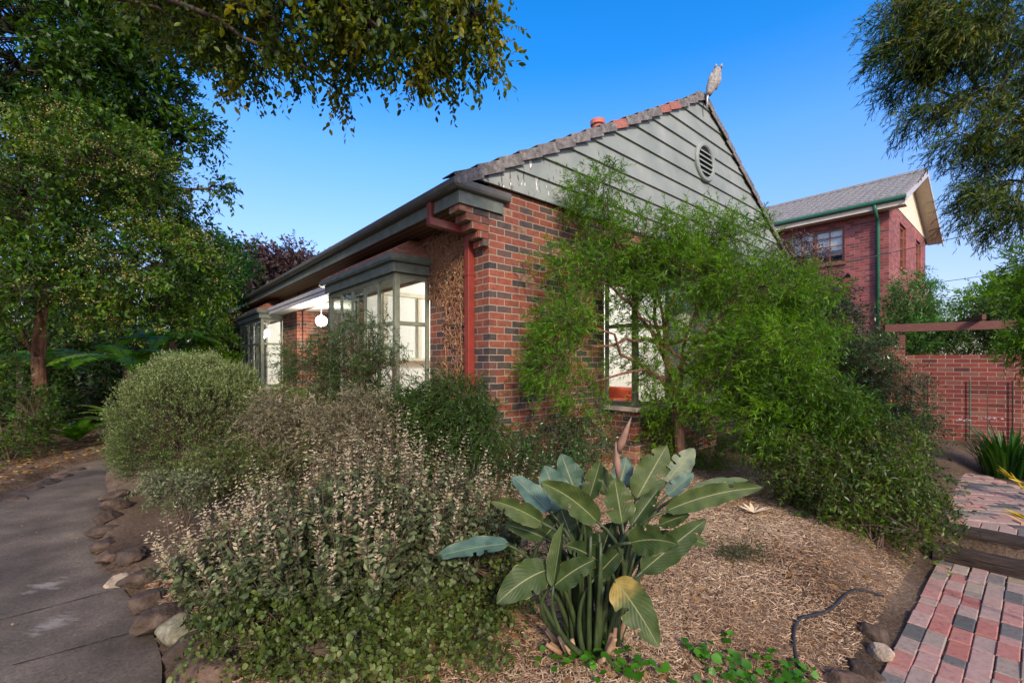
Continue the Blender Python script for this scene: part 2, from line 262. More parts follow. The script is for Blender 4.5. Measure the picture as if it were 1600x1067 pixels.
def mk_bop():
    """paddle leaf: pale midrib, faint side veins, dry rim, tone per leaf"""
    m, nt, out = nt_mat('paddle_leaf')
    a = N(nt, 'ShaderNodeAttribute'); a.attribute_name = 'var'
    ac = N(nt, 'ShaderNodeAttribute'); ac.attribute_name = 'across'
    al = N(nt, 'ShaderNodeAttribute'); al.attribute_name = 'along'
    r = ramp(nt, [(0, (.013, .030, .010)), (.3, (.034, .062, .015)), (.55, (.055, .086, .024)), (.75, (.042, .095, .072)), (.9, (.085, .155, .13)), (1, (.32, .25, .05))]); nt.links.new(a.outputs['Fac'], r.inputs[0])  # bluish stops paint sky reflection into the upper faces of some leaves
    tc = N(nt, 'ShaderNodeTexCoord'); n1 = N(nt, 'ShaderNodeTexNoise'); n1.inputs['Scale'].default_value = 16; n1.inputs['Detail'].default_value = 6; nt.links.new(tc.outputs['Object'], n1.inputs[0])
    dr = N(nt, 'ShaderNodeAttribute'); dr.attribute_name = 'dry'; rx = N(nt, 'ShaderNodeMixRGB'); nt.links.new(dr.outputs['Fac'], rx.inputs[0]); nt.links.new(r.outputs[0], rx.inputs[1]); rx.inputs[2].default_value = (.26, .20, .05, 1); r = rx
    r2 = ramp(nt, [(.3, (.6, .64, .64)), (.7, (1.3, 1.22, 1.1))]); nt.links.new(n1.outputs[0], r2.inputs[0])
    mu = N(nt, 'ShaderNodeMixRGB', blend_type='MULTIPLY'); mu.inputs[0].default_value = 1; nt.links.new(r.outputs[0], mu.inputs[1]); nt.links.new(r2.outputs[0], mu.inputs[2])
    ab = N(nt, 'ShaderNodeMath', operation='ABSOLUTE'); nt.links.new(ac.outputs['Fac'], ab.inputs[0])
    rib = ramp(nt, [(.02, (1, 1, 1)), (.05, (0, 0, 0))]); nt.links.new(ab.outputs[0], rib.inputs[0])
    m1 = N(nt, 'ShaderNodeMixRGB'); nt.links.new(rib.outputs[0], m1.inputs[0]); nt.links.new(mu.outputs[0], m1.inputs[1]); m1.inputs[2].default_value = (.20, .22, .09, 1)
    ad = N(nt, 'ShaderNodeMath', operation='MULTIPLY_ADD'); nt.links.new(n1.outputs[0], ad.inputs[0]); ad.inputs[1].default_value = .28; nt.links.new(ab.outputs[0], ad.inputs[2])
    rim = ramp(nt, [(1.07, (0, 0, 0)), (1.13, (1, 1, 1))]) if False else ramp(nt, [(.0, (0, 0, 0)), (1., (1, 1, 1))])
    mr = N(nt, 'ShaderNodeMapRange'); mr.inputs['From Min'].default_value = 1.13; mr.inputs['From Max'].default_value = 1.17; nt.links.new(ad.outputs[0], mr.inputs[0])
    m2 = N(nt, 'ShaderNodeMixRGB'); nt.links.new(mr.outputs[0], m2.inputs[0]); nt.links.new(m1.outputs[0], m2.inputs[1]); m2.inputs[2].default_value = (.33, .24, .14, 1)
    # side veins run at a slant from the rib
    v1 = N(nt, 'ShaderNodeMath', operation='MULTIPLY_ADD'); nt.links.new(ab.outputs[0], v1.inputs[0]); v1.inputs[1].default_value = -.12; nt.links.new(al.outputs['Fac'], v1.inputs[2])
    v2 = N(nt, 'ShaderNodeMath', operation='MULTIPLY'); nt.links.new(v1.outputs[0], v2.inputs[0]); v2.inputs[1].default_value = 210.
    v3 = N(nt, 'ShaderNodeMath', operation='SINE'); nt.links.new(v2.outputs[0], v3.inputs[0])
    bp = N(nt, 'ShaderNodeBump'); bp.inputs['Strength'].default_value = .16; bp.inputs['Distance'].default_value = .003; nt.links.new(v3.outputs[0], bp.inputs['Height'])
    b = nt.nodes.new('ShaderNodeBsdfPrincipled'); b.inputs['Roughness'].default_value = .5; b.inputs['Specular IOR Level'].default_value = .24
    nt.links.new(m2.outputs[0], b.inputs['Base Color']); nt.links.new(bp.outputs[0], b.inputs['Normal'])
    t = N(nt, 'ShaderNodeBsdfTranslucent'); nt.links.new(m2.outputs[0], t.inputs[0])
    mx = N(nt, 'ShaderNodeMixShader'); mx.inputs[0].default_value = .18; nt.links.new(b.outputs[0], mx.inputs[1]); nt.links.new(t.outputs[0], mx.inputs[2]); nt.links.new(mx.outputs[0], out.inputs[0])
    return m
M['bop'] = mk_bop()
M['bop_stalk'] = surf('green_stalk', [(.3, (.014, .026, .009)), (.55, (.036, .055, .019)), (.8, (.07, .09, .035))], 10, .45, .1, 40, stretch=(4, 4, .6))
M['bop_dead'] = surf('dry_sheath', [(.3, (.13, .07, .04)), (.55, (.30, .19, .11)), (.8, (.45, .33, .2))], 10, .9, .2, 40)
M['bop_flower'] = surf('flower_sheath', [(.3, (.12, .085, .05)), (.55, (.26, .15, .11)), (.8, (.36, .22, .17))], 6, .5, .1, 40)

L = {}
G = lambda *c: [(i/(len(c)-1), k) for i, k in enumerate(c)]
L['dark_tree'] = leaf_mat('dark_tree_leaf', G((.009, .024, .005), (.022, .055, .010), (.048, .115, .018), (.11, .17, .028)), .35)
L['overhang'] = leaf_mat('overhang_leaf', G((.014, .028, .006), (.040, .072, .012), (.090, .125, .020), (.25, .21, .04)), .4)
L['cream_tree'] = leaf_mat('cream_flowered_leaf', G((.010, .028, .006), (.025, .064, .011), (.062, .13, .022), (.13, .20, .04)), .35)
L['cream_flower'] = leaf_mat('cream_flower', G((.18, .17, .055), (.32, .29, .12), (.46, .42, .22)), .25)
L['mid_tree'] = leaf_mat('mid_green_leaf', G((0.036, 0.096, 0.026), (0.066, 0.168, 0.048), (0.120, 0.264, 0.084)), .35)
L['purple'] = leaf_mat('purple_leaf', G((0.026, 0.017, 0.019), (0.054, 0.034, 0.034), (0.102, 0.066, 0.060)), .2)
L['fern'] = leaf_mat('fern_frond', G((.05, .15, .015), (.11, .28, .03), (.20, .38, .06)), .45)
L['hedge_green'] = leaf_mat('mid_hedge_leaf', G((.010, .026, .005), (.028, .062, .012), (.065, .115, .022), (.12, .16, .045)), .3, .4)
L['backdrop'] = leaf_mat('dark_backdrop_leaf', G((0.012, 0.027, 0.009), (0.024, 0.054, 0.015), (0.045, 0.090, 0.024)), .2)
L['feather'] = leaf_mat('feathery_leaf', G((.030, .085, .008), (.060, .155, .014), (.10, .225, .020), (.17, .30, .04)), .45)
L['feather_mid'] = leaf_mat('deep_feathery_leaf', G((.016, .045, .006), (.036, .095, .011), (.065, .145, .018), (.11, .20, .03)), .4)
L['feather_dark'] = leaf_mat('dark_feathery_leaf', G((.014, .032, .008), (.034, .068, .018), (.065, .115, .03)), .3)
L['feather_grey'] = leaf_mat('grey_brown_feathery_leaf', G((.05, .048, .026), (.11, .105, .062), (.21, .19, .125), (.34, .31, .22)), .25)
L['westringia'] = leaf_mat('grey_green_leaf', G((.026, .044, .014), (.095, .145, .05), (.22, .285, .12), (.38, .44, .25)), .3)
L['silver'] = leaf_mat('silver_leaf', G((.030, .044, .018), (.075, .10, .046), (.15, .185, .10), (.27, .30, .20)), .2, .65)
L['spike'] = leaf_mat('dry_flower_spike', G((.15, .115, .06), (.33, .27, .165), (.53, .455, .325)), .2, .8, sat=1.)
L['roundleaf'] = leaf_mat('round_green_leaf', G((.016, .026, .009), (.045, .07, .02), (.095, .13, .04), (.18, .20, .09)), .25)
L['glossy'] = leaf_mat('glossy_leaf', G((0.018, 0.045, 0.018), (0.038, 0.083, 0.030), (0.075, 0.135, 0.045)), .2, .3, .6)
L['lime'] = leaf_mat('bright_leaf', G((0.048, 0.120, 0.019), (0.102, 0.204, 0.026), (0.168, 0.276, 0.048)), .4)
L['sheoak'] = leaf_mat('needle_leaf', G((.016, .040, .012), (.036, .075, .020), (.075, .115, .026), (.17, .17, .035)), .3)
L['strap'] = leaf_mat('strap_leaf', G((0.016, 0.052, 0.013), (0.039, 0.104, 0.023), (0.072, 0.156, 0.039)), .25, .4, .5)
L['violet'] = leaf_mat('violet_leaf', G((0.036, 0.096, 0.022), (0.066, 0.168, 0.036), (0.108, 0.240, 0.060)), .3, .4)
L['mulch'] = leaf_mat('straw_chip', G((.125, .070, .041), (.32, .205, .125), (.52, .385, .255), (.70, .58, .42)), .05, .95, .15, sat=1.03)
L['litter'] = leaf_mat('leaf_litter', G((.08, .045, .025), (.20, .12, .06), (.36, .26, .15)), .1, .9, .2)
L['petal'] = leaf_mat('white_petal', G((.7, .7, .66), (.8, .8, .78)), .2)
L['yellow'] = leaf_mat('yellowed_leaf', G((.32, .24, .05), (.5, .4, .10), (.6, .5, .2)), .3)

# ------------------------------------------------------------------ mesh building
class MB:
    """collects geometry (tri / quad / polygon) with a material index and an optional per vertex value"""
    def __init__(self): self.v = []; self.f = []; self.m = []; self.n = 0; self.var = []
    def add(self, verts, faces, mi=0, var=0.):
        o = self.n; verts = [tuple(map(float, p)) for p in verts]
        self.v += verts; self.n += len(verts); self.var += [var]*len(verts)
        for f in faces: self.f.append(tuple(i+o for i in f)); self.m.append(mi)
        return self
    def box(self, x0, x1, y0, y1, z0, z1, mi=0, var=0.):
        if x1 < x0: x0, x1 = x1, x0
        if y1 < y0: y0, y1 = y1, y0
        if z1 < z0: z0, z1 = z1, z0
        p = [(x0, y0, z0), (x1, y0, z0), (x1, y1, z0), (x0, y1, z0), (x0, y0, z1), (x1, y0, z1), (x1, y1, z1), (x0, y1, z1)]
        return self.add(p, [(3, 2, 1, 0), (4, 5, 6, 7), (0, 1, 5, 4), (1, 2, 6, 5), (2, 3, 7, 6), (3, 0, 4, 7)], mi, var)
    def obox(self, a, ex, ey, ez, mi=0, var=0.):
        a, ex, ey, ez = map(np.asarray, (a, ex, ey, ez))
        p = [a, a+ex, a+ex+ey, a+ey, a+ez, a+ex+ez, a+ex+ey+ez, a+ey+ez]
        return self.add(p, [(3, 2, 1, 0), (4, 5, 6, 7), (0, 1, 5, 4), (1, 2, 6, 5), (2, 3, 7, 6), (3, 0, 4, 7)], mi, var)
    def tube(self, pts, rad, n=8, mi=0, cap=True, var=0.):
        pts = np.asarray(pts, float); k = len(pts)
        rad = np.full(k, rad, float) if np.isscalar(rad) else np.asarray(rad, float)
        tan = np.gradient(pts, axis=0); tan /= np.linalg.norm(tan, axis=1)[:, None]+1e-9
        ref = np.array([0, 0, 1.]) if abs(tan[0][2]) < .9 else np.array([1., 0, 0])
        V = []
        for i in range(k):
            x = np.cross(ref, tan[i]); x /= np.linalg.norm(x)+1e-9; y = np.cross(tan[i], x); ref = y if abs(np.dot(y, tan[i])) < .9 else ref
            ref = np.cross(tan[i], x)
            ref = np.cross(x, np.cross(tan[i], x)) if False else ref
            for j in range(n):
                t = 2*math.pi*j/n; V.append(pts[i]+rad[i]*(math.cos(t)*x+math.sin(t)*y))
            ref = y
        Fc = [(i*n+j, i*n+(j+1) % n, (i+1)*n+(j+1) % n, (i+1)*n+j) for i in range(k-1) for j in range(n)]
        if cap: Fc += [tuple(range(n))[::-1], tuple((k-1)*n+j for j in range(n))]
        return self.add(V, Fc, mi, var)
    def prism(self, poly, off, mi=0):
        """closed polygon swept by an offset vector"""
        n = len(poly); off = np.asarray(off, float); P = [np.asarray(p, float) for p in poly]
        V = P+[p+off for p in P]
        return self.add(V, [tuple(range(n))[::-1], tuple(range(n, 2*n))]+[(i, (i+1) % n, n+(i+1) % n, n+i) for i in range(n)], mi)
    def wall(self, axis, c0, c1, A, Z, holes, mi=0):
        """panel at coordinate c0..c1 cut by grid lines A (along) and Z, without the cells inside the holes"""
        A = sorted(set(A+[h[0] for h in holes]+[h[1] for h in holes])); Z = sorted(set(Z+[h[2] for h in holes]+[h[3] for h in holes]))
        sol = lambda i, j: 0 <= i < len(A)-1 and 0 <= j < len(Z)-1 and not any(h[0]-1e-6 <= A[i] and A[i+1] <= h[1]+1e-6 and h[2]-1e-6 <= Z[j] and Z[j+1] <= h[3]+1e-6 for h in holes)
        P = (lambda a, c, z: (c, a, z)) if axis == 'u' else (lambda a, c, z: (a, c, z))
        for i in range(len(A)-1):
            for j in range(len(Z)-1):
                if not sol(i, j): continue
                a0, a1, z0, z1 = A[i], A[i+1], Z[j], Z[j+1]
                self.add([P(a0, c0, z0), P(a1, c0, z0), P(a1, c0, z1), P(a0, c0, z1)], [(0, 1, 2, 3)], mi)
                self.add([P(a0, c1, z0), P(a1, c1, z0), P(a1, c1, z1), P(a0, c1, z1)], [(3, 2, 1, 0)], mi)
                if not sol(i-1, j): self.add([P(a0, c0, z0), P(a0, c1, z0), P(a0, c1, z1), P(a0, c0, z1)], [(0, 1, 2, 3)], mi)
                if not sol(i+1, j): self.add([P(a1, c0, z0), P(a1, c1, z0), P(a1, c1, z1), P(a1, c0, z1)], [(3, 2, 1, 0)], mi)
                if not sol(i, j-1): self.add([P(a0, c0, z0), P(a0, c1, z0), P(a1, c1, z0), P(a1, c0, z0)], [(0, 1, 2, 3)], mi)
                if not sol(i, j+1): self.add([P(a0, c0, z1), P(a0, c1, z1), P(a1, c1, z1), P(a1, c0, z1)], [(3, 2, 1, 0)], mi)
        return self
    def build(self, name, mats, parent=None, smooth=False, bevel=0., var=False, origin=None):
        if not isinstance(mats, (list, tuple)): mats = [mats]
        me = bpy.data.meshes.new(name); V = self.v
        if origin is not None: V = [(p[0]-origin[0], p[1]-origin[1], p[2]-origin[2]) for p in V]
        me.from_pydata(V, [], self.f)
        for m in mats: me.materials.append(m)
        me.polygons.foreach_set('material_index', self.m)
        if smooth: me.polygons.foreach_set('use_smooth', [True]*len(self.f))
        if var: me.attributes.new('var', 'FLOAT', 'POINT').data.foreach_set('value', self.var)
        bm = bmesh.new(); bm.from_mesh(me); bmesh.ops.recalc_face_normals(bm, faces=bm.faces); bm.to_mesh(me); bm.free()
        o = bpy.data.objects.new(name, me); col.objects.link(o); o.parent = parent
        if bevel:
            md = o.modifiers.new('bevel', 'BEVEL'); md.width = bevel; md.segments = 2; md.limit_method = 'ANGLE'
        return o
def tag(o, label=None, cat=None, group=None, kind=None):
    if label: o['label'] = label
    if cat: o['category'] = cat
    if group: o['group'] = group
    if kind: o['kind'] = kind
    return o
def empty(name, loc, label, cat, group=None, rz=0.):
    o = bpy.data.objects.new(name, None); col.objects.link(o); o.location = tuple(map(float, loc)); o.rotation_euler = (0, 0, rz)
    o.empty_display_size = .2
    return tag(o, label, cat, group)

# ---- fast leaf meshes (numpy)
TM = {
 'diamond': (np.array([(0, 0, 0), (-.5, .42, .10), (0, 1, -.06), (.5, .42, .10)]), np.array([(0, 2, 1), (0, 3, 2)])),
 'oval': (np.array([(0, 0, 0), (-.34, .18, .06), (-.5, .46, .10), (-.33, .78, .05), (0, 1, -.06), (.33, .78, .05), (.5, .46, .10), (.34, .18, .06)]),
          np.array([(0, 2, 1), (0, 3, 2), (0, 4, 3), (0, 5, 4), (0, 6, 5), (0, 7, 6)])),
 'blade': (np.array([(-.3, 0, 0), (.3, 0, 0), (.5, .5, .05), (-.5, .5, .05), (0, 1, -.1)]), np.array([(0, 1, 2), (0, 2, 3), (3, 2, 4)])),
 'chip': (np.array([(-.5, 0, 0), (.5, 0, 0), (.5, 1, 0), (-.5, 1, 0)]), np.array([(0, 1, 2), (0, 2, 3)])),
}
def unit(a): return a/(np.linalg.norm(a, axis=-1, keepdims=True)+1e-9)
def leaves(P, Ld, Nm, S, asp, tmpl, var):
    T, Fc = TM[tmpl]; X = unit(np.cross(Ld, Nm)); N2 = np.cross(X, Ld); n = len(P); k = len(T)
    S = np.broadcast_to(S, (n,)); asp = np.broadcast_to(asp, (n,))
    V = P[:, None, :]+S[:, None, None]*((T[None, :, 0, None]*asp[:, None, None])*X[:, None, :]+T[None, :, 1, None]*Ld[:, None, :]+(T[None, :, 2, None]*np.minimum(asp, 1)[:, None, None])*N2[:, None, :])
    return V.reshape(-1, 3), (Fc[None]+(np.arange(n)*k)[:, None, None]).reshape(-1, 3), np.repeat(var, k)
def sticks(A, B, ra, rb, k=3):
    n = len(A); d = unit(B-A); ref = np.where(np.abs(d[:, 2:3]) < .9, np.array([[0, 0, 1.]]), np.array([[1., 0, 0]]))
    x = unit(np.cross(ref, d)); y = np.cross(d, x); ra = np.broadcast_to(ra, (n,)); rb = np.broadcast_to(rb, (n,))
    t = 2*np.pi*np.arange(k)/k; ring = np.cos(t)[None, :, None]*x[:, None]+np.sin(t)[None, :, None]*y[:, None]
    V = np.concatenate([A[:, None]+ra[:, None, None]*ring, B[:, None]+rb[:, None, None]*ring], 1)
    Fc = []
    for j in range(k): Fc += [(j, (j+1) % k, k+(j+1) % k), (j, k+(j+1) % k, k+j)]
    Fc = np.array(Fc)
    return V.reshape(-1, 3), (Fc[None]+(np.arange(n)*2*k)[:, None, None]).reshape(-1, 3), np.full(n*2*k, .5)
def fmesh(name, parts, mats, parent=None, origin=(0, 0, 0), smooth=False):
    """parts: list of (V, T, var, material index)"""
    off = 0; Vs = []; Ts = []; Vr = []; Mi = []
    for V, T, vr, mi in parts:
        Vs.append(V); Ts.append(T+off); Vr.append(vr); Mi.append(np.full(len(T), mi)); off += len(V)
    V = np.concatenate(Vs)-np.asarray(origin); T = np.concatenate(Ts); vr = np.concatenate(Vr); mi = np.concatenate(Mi)
    me = bpy.data.meshes.new(name); me.vertices.add(len(V)); me.vertices.foreach_set('co', V.astype(np.float32).ravel())
    me.loops.add(T.size); me.loops.foreach_set('vertex_index', T.astype(np.int32).ravel())
    me.polygons.add(len(T)); me.polygons.foreach_set('loop_start', np.arange(0, T.size, 3, dtype=np.int32))
    for m in mats: me.materials.append(m)
    me.polygons.foreach_set('material_index', mi.astype(np.int32))
    if smooth: me.polygons.foreach_set('use_smooth', np.ones(len(T), bool))
    me.attributes.new('var', 'FLOAT', 'POINT').data.foreach_set('value', np.clip(vr, 0, 1).astype(np.float32))
    me.update(calc_edges=True); me.validate()
    o = bpy.data.objects.new(name, me); col.objects.link(o); o.parent = parent
    return o
UP = np.array([0, 0, 1.])
def subclumps(rng, ell, n, lo=.3):
    c = np.array([e[0] for e in ell]); r = np.array([e[1] for e in ell]); w = np.array([e[2] if len(e) > 2 else 1. for e in ell])
    p = w*(r.prod(1)**.75); p /= p.sum(); i = rng.choice(len(ell), n, p=p)
    d = unit(rng.normal(size=(n, 3))); rad = rng.uniform(lo, 1, n)**.6
    return c[i]+d*rad[:, None]*r[i], unit(d/np.maximum(r[i], .05)*r[i].mean(1)[:, None]), i
def foliage(rng, C, O, sub_r, twigs, tl, lpt, ls, asp, tmpl, droop=.3, out=.6, spread=.7, rnd=.5, wind=(0, 0, 0), up=.6, vspread=.55):
    n = len(C); cv = rng.uniform(0, 1, n)
    P = np.repeat(C, twigs, 0)+rng.normal(size=(n*twigs, 3))*sub_r*.55
    D = unit(out*np.repeat(O, twigs, 0)+rng.normal(size=(n*twigs, 3))*rnd+np.array([0, 0, -droop*.5])+np.asarray(wind))
    TL = tl*rng.uniform(.6, 1.3, n*twigs)
    t = np.linspace(.12, 1, lpt)
    pos = P[:, None]+D[:, None]*TL[:, None, None]*t[None, :, None]-UP*(droop*TL[:, None]*t[None]**2)[..., None]
    tan = unit(D[:, None]-UP*(2*droop*t)[None, :, None])
    k = n*twigs*lpt; pos = pos.reshape(-1, 3); tan = np.broadcast_to(tan, (n*twigs, lpt, 3)).reshape(-1, 3)
    perp = unit(np.cross(tan, rng.normal(size=(k, 3))))
    Ld = unit(tan*(1-spread)+perp*spread-UP*droop*.3+np.asarray(wind)*.4)
    Nm = unit(UP*up+rng.normal(size=(k, 3))*.6)
    S = ls*rng.uniform(.45, 1.35, k); var = np.repeat(cv, twigs*lpt)*vspread+rng.uniform(0, 1, k)*(1-vspread)
    lv = leaves(pos, Ld, Nm, S, asp, tmpl, var)
    mid = P+D*(TL*.5)[:, None]-UP*(droop*TL*.25)[:, None]; end = P+D*TL[:, None]-UP*(droop*TL)[:, None]
    return lv, (P, mid, end)
def bez(a, b, c, n=8):
    t = np.linspace(0, 1, n)[:, None]; return (1-t)**2*a+2*t*(1-t)*b+t*t*c
def tree(name, label, cat, seed, trunk, trad, ell, leafm, barkm, n_sub, sub_r, twigs, tl, lpt, ls, asp, tmpl, twigm=None, twig_r=.003, group=None, limb_r=.05,
         extra=None, lo=.3, sub_limbs=True, fork=None, **kw):
    """tapered trunk, limbs bent out to each mass of the crown, finer branches to every leaf cluster, leafy twigs"""
    rng = np.random.default_rng(seed); trunk = np.asarray(trunk, float); base = trunk[0]
    root = empty(name, base, label, cat, group)
    C, O, idx = subclumps(rng, ell, n_sub, lo)
    lv, (A, Bm, E) = foliage(rng, C, O, sub_r, twigs, tl, lpt, ls, asp, tmpl, **kw)
    mb = MB(); n = len(trunk)
    mb.tube(trunk-base, np.linspace(trad, trad*.45, n), 10)
    limb_pts = []
    forks = fork if fork is not None else [n-1, max(1, n-2), max(1, n//2)]
    for q, e in enumerate(ell):
        s = trunk[forks[q % len(forks)]]; c = np.asarray(e[0], float)
        m = (s+c)/2+np.array([0, 0, .18*np.linalg.norm(c-s)]); path = bez(s, m, c, 9)+np.concatenate([[np.zeros(3)], rng.normal(size=(7, 3))*.03, [np.zeros(3)]])*np.linalg.norm(c-s)*.6
        mb.tube(path-base, np.linspace(limb_r, limb_r*.3, 9), 7); limb_pts.append(path[3:])
    mb.build('trunk', barkm, root, smooth=True)
    parts = [(*lv, 0)]
    tm = twigm or M['twig_dark']
    if sub_limbs:
        LP = np.concatenate(limb_pts); LP = np.concatenate([LP, (LP[:-1]+LP[1:])/2]); dist = ((C[:, None]-LP[None])**2).sum(-1)*rng.uniform(.5, 1.5, (len(C), len(LP))); k = LP[np.argmin(dist, 1)]
        mid = (k+C)/2+rng.normal(size=C.shape)*np.linalg.norm(C-k, axis=1)[:, None]*.13+UP*.06*np.linalg.norm(C-k, axis=1)[:, None]
        parts += [(*sticks(k, mid, limb_r*.22, limb_r*.15, 4), 1), (*sticks(mid, C, limb_r*.15, twig_r*1.3, 4), 1)]
    parts += [(*sticks(A, Bm, twig_r, twig_r*.7), 1), (*sticks(Bm, E, twig_r*.7, twig_r*.3), 1)]
    mats = [leafm, tm]
    if extra:
        for (em, fn) in extra:
            mats.append(em); parts.append((*fn(rng, C, O, E), len(mats)-1))
    fmesh('crown', parts, mats, root, base)
    return root
#--SPLIT--
# ------------------------------------------------------------------ the setting
def axis(fine0, fine1, step, far):
    a = list(np.arange(fine0, fine1+1e-6, step)); s = step; x = fine1
    while x < far: s *= 1.5; x += s; a.append(x)
    s = step; x = fine0; b = []
    while x > -far: s *= 1.5; x -= s; b.append(x)
    return np.array(b[::-1]+a)
gx = axis(-9, 9, .09, 350); gy = axis(-1, 11, .09, 350)
XX, YY = np.meshgrid(gx, gy); ZZ = gz(XX, YY)
V = np.stack([XX, YY, ZZ], -1).reshape(-1, 3); nx, ny = len(gx), len(gy)
i = np.arange(nx*ny).reshape(ny, nx); a, b, c, d = i[:-1, :-1].ravel(), i[:-1, 1:].ravel(), i[1:, 1:].ravel(), i[1:, :-1].ravel()
o = fmesh('ground', [(V, np.concatenate([np.stack([a, b, c], 1), np.stack([a, c, d], 1)]), np.zeros(len(V)), 0)], [M['ground']], smooth=True); o['kind'] = 'structure'

# concrete path: a sheet between its two curved edges, a shallow tooled groove at each joint
mb = MB(); ys = np.linspace(-3, 9.6, 127); nc = 22
xr = np.interp(ys, PR_Y, PR_X); xl = np.interp(ys, PL_Y, PL_X)
sm = lambda q: np.convolve(np.pad(q, 4, mode='edge'), np.ones(9)/9, 'valid')
xr, xl = sm(xr), sm(xl)
V = []; vid = {}
for j in range(len(ys)):
    for k in range(nc+1):
        t = k/nc; x = xl[j]*(1-t)+xr[j]*t; e = min(t, 1-t)*(xr[j]-xl[j])
        V.append((x, ys[j], .012*(1-math.exp(-e*e/.004))-.012+.004*math.sin(x*2+ys[j]*1.3)))
mb.add(V, [(j*(nc+1)+k, j*(nc+1)+k+1, (j+1)*(nc+1)+k+1, (j+1)*(nc+1)+k) for j in range(len(ys)-1) for k in range(nc)])
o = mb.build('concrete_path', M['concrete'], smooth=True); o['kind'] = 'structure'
def gpx(px, py, h=1.6): Y = h*F/(py-HY); return np.array([(px-CX)/F*Y, Y])
mb = MB()
for (p, q) in ((gpx(20, 1039), gpx(236, 980)), (gpx(-60, 985), gpx(186, 919))):
    n = 14; pts = [(p*(1-t)+q*t) for t in np.linspace(0, 1, n)]
    d = (q-p)/np.linalg.norm(q-p); w = np.array([-d[1], d[0]])*.0035
    Vv = []
    for r in pts:
        for s in (-1, 1):
            x, y = r+w*s*(1+.4*math.sin(r[0]*40)); Vv.append((x, y, .0125+.004*math.sin(x*2+y*1.3)-.006))
    mb.add(Vv, [(2*k, 2*k+1, 2*k+3, 2*k+2) for k in range(n-1)])
o = mb.build('path_joint', M['dark']); o['kind'] = 'structure'

# brick paths at the right: each paver a chamfered block, grid along the house's axes
def paver(mb, u, v, lu, lv, z, rot, org, rng, var):
    ch = .006; hz = .05; tilt = rng.normal(size=2)*.012
    def P(a, b, zz):
        x = u+a; y = v+b; cu, su = math.cos(rot), math.sin(rot)
        w = uv2w(org[0]+cu*x-su*y, org[1]+su*x+cu*y, z+zz+a*tilt[0]+b*tilt[1]); return w
    g = .0025; a0, a1, b0, b1 = g, lu-g, g, lv-g
    V = [P(a0, b0, -hz), P(a1, b0, -hz), P(a1, b1, -hz), P(a0, b1, -hz), P(a0, b0, -ch), P(a1, b0, -ch), P(a1, b1, -ch), P(a0, b1, -ch),
         P(a0+ch, b0+ch, 0), P(a1-ch, b0+ch, 0), P(a1-ch, b1-ch, 0), P(a0+ch, b1-ch, 0)]
    mb.add(V, [(0, 1, 5, 4), (1, 2, 6, 5), (2, 3, 7, 6), (3, 0, 4, 7), (4, 5, 9, 8), (5, 6, 10, 9), (6, 7, 11, 10), (7, 4, 8, 11), (8, 9, 10, 11)], 0, var)
rng = np.random.default_rng(3); mb = MB()
for kcol in range(24):
    v = -3.66-.110*(kcol+1); off = rng.uniform(0, .2)
    u = -2.2-off
    while u < 2.52:
        lu = .228 if rng.uniform() < .84 else .114
        paver(mb, u+rng.normal()*.003, v+rng.normal()*.002, lu, .110, -.25+rng.normal()*.0035, 0, (0, 0), rng, rng.uniform()); u += lu
o = mb.build('brick_path', M['paver'], var=True); o['kind'] = 'structure'
mb = MB()
for kcol in range(24):                                   # header course on the step, then the run that bends away
    paver(mb, 3.1, -3.66-.122*(kcol+1), .20, .122, .0+rng.normal()*.003, 0, (0, 0), rng, rng.uniform()*.75)
for r in range(26):
    for q in range(30):
        off = .12*(r % 2)
        a, b = q*.24-off-3.0, r*.122
        cu, su = math.cos(.55), math.sin(.55)
        uu = 3.5+cu*b-su*a*1.0; vv = -4.6+su*b+cu*a
        # keep to the band of the path: between the shrub bed and the clump bed
        if uu < 3.33 or uu > 6.2: continue
        lim_l = -3.45-.02*(uu-3.3)**2; lim_r = -5.6+.62*(uu-3.3)
        if not (lim_r < vv < lim_l): continue
        paver(mb, b, a, .122, .24, .0+rng.normal()*.004, .55, (3.5, -4.6), rng, rng.uniform()*.6)
o = mb.build('upper_brick_path', M['paver'], var=True); o['kind'] = 'structure'

# ------------------------------------------------------------------ brick house
house = empty('brick_house', C0, 'single storey red and dark clinker brick house with grey weatherboard gable and corner windows', 'house', rz=ANG)
ROOF = lambda u: 3.66+.551*(u+.5) if u <= 5.2 else 3.66+.551*(10.9-u)
mb = MB()
mb.wall('v', 0, .12, [0, 10.4], [-.2, 3.75], [(2.2, 4.75, .95, 2.86)])
mb.wall('u', 0, .12, [.12, 17.9], [-.2, 3.44], [(1.375, 4.0, .95, 2.86), (4.15, 7.95, .5, 2.96), (9.3, 12.2, .95, 2.86), (15.9, 16.9, 1.3, 2.6)])
mb.wall('v', 17.8, 17.9, [.12, 10.4], [-.2, 3.7], []); mb.wall('u', 10.28, 10.4, [.12, 17.8], [-.2, 3.44], [])
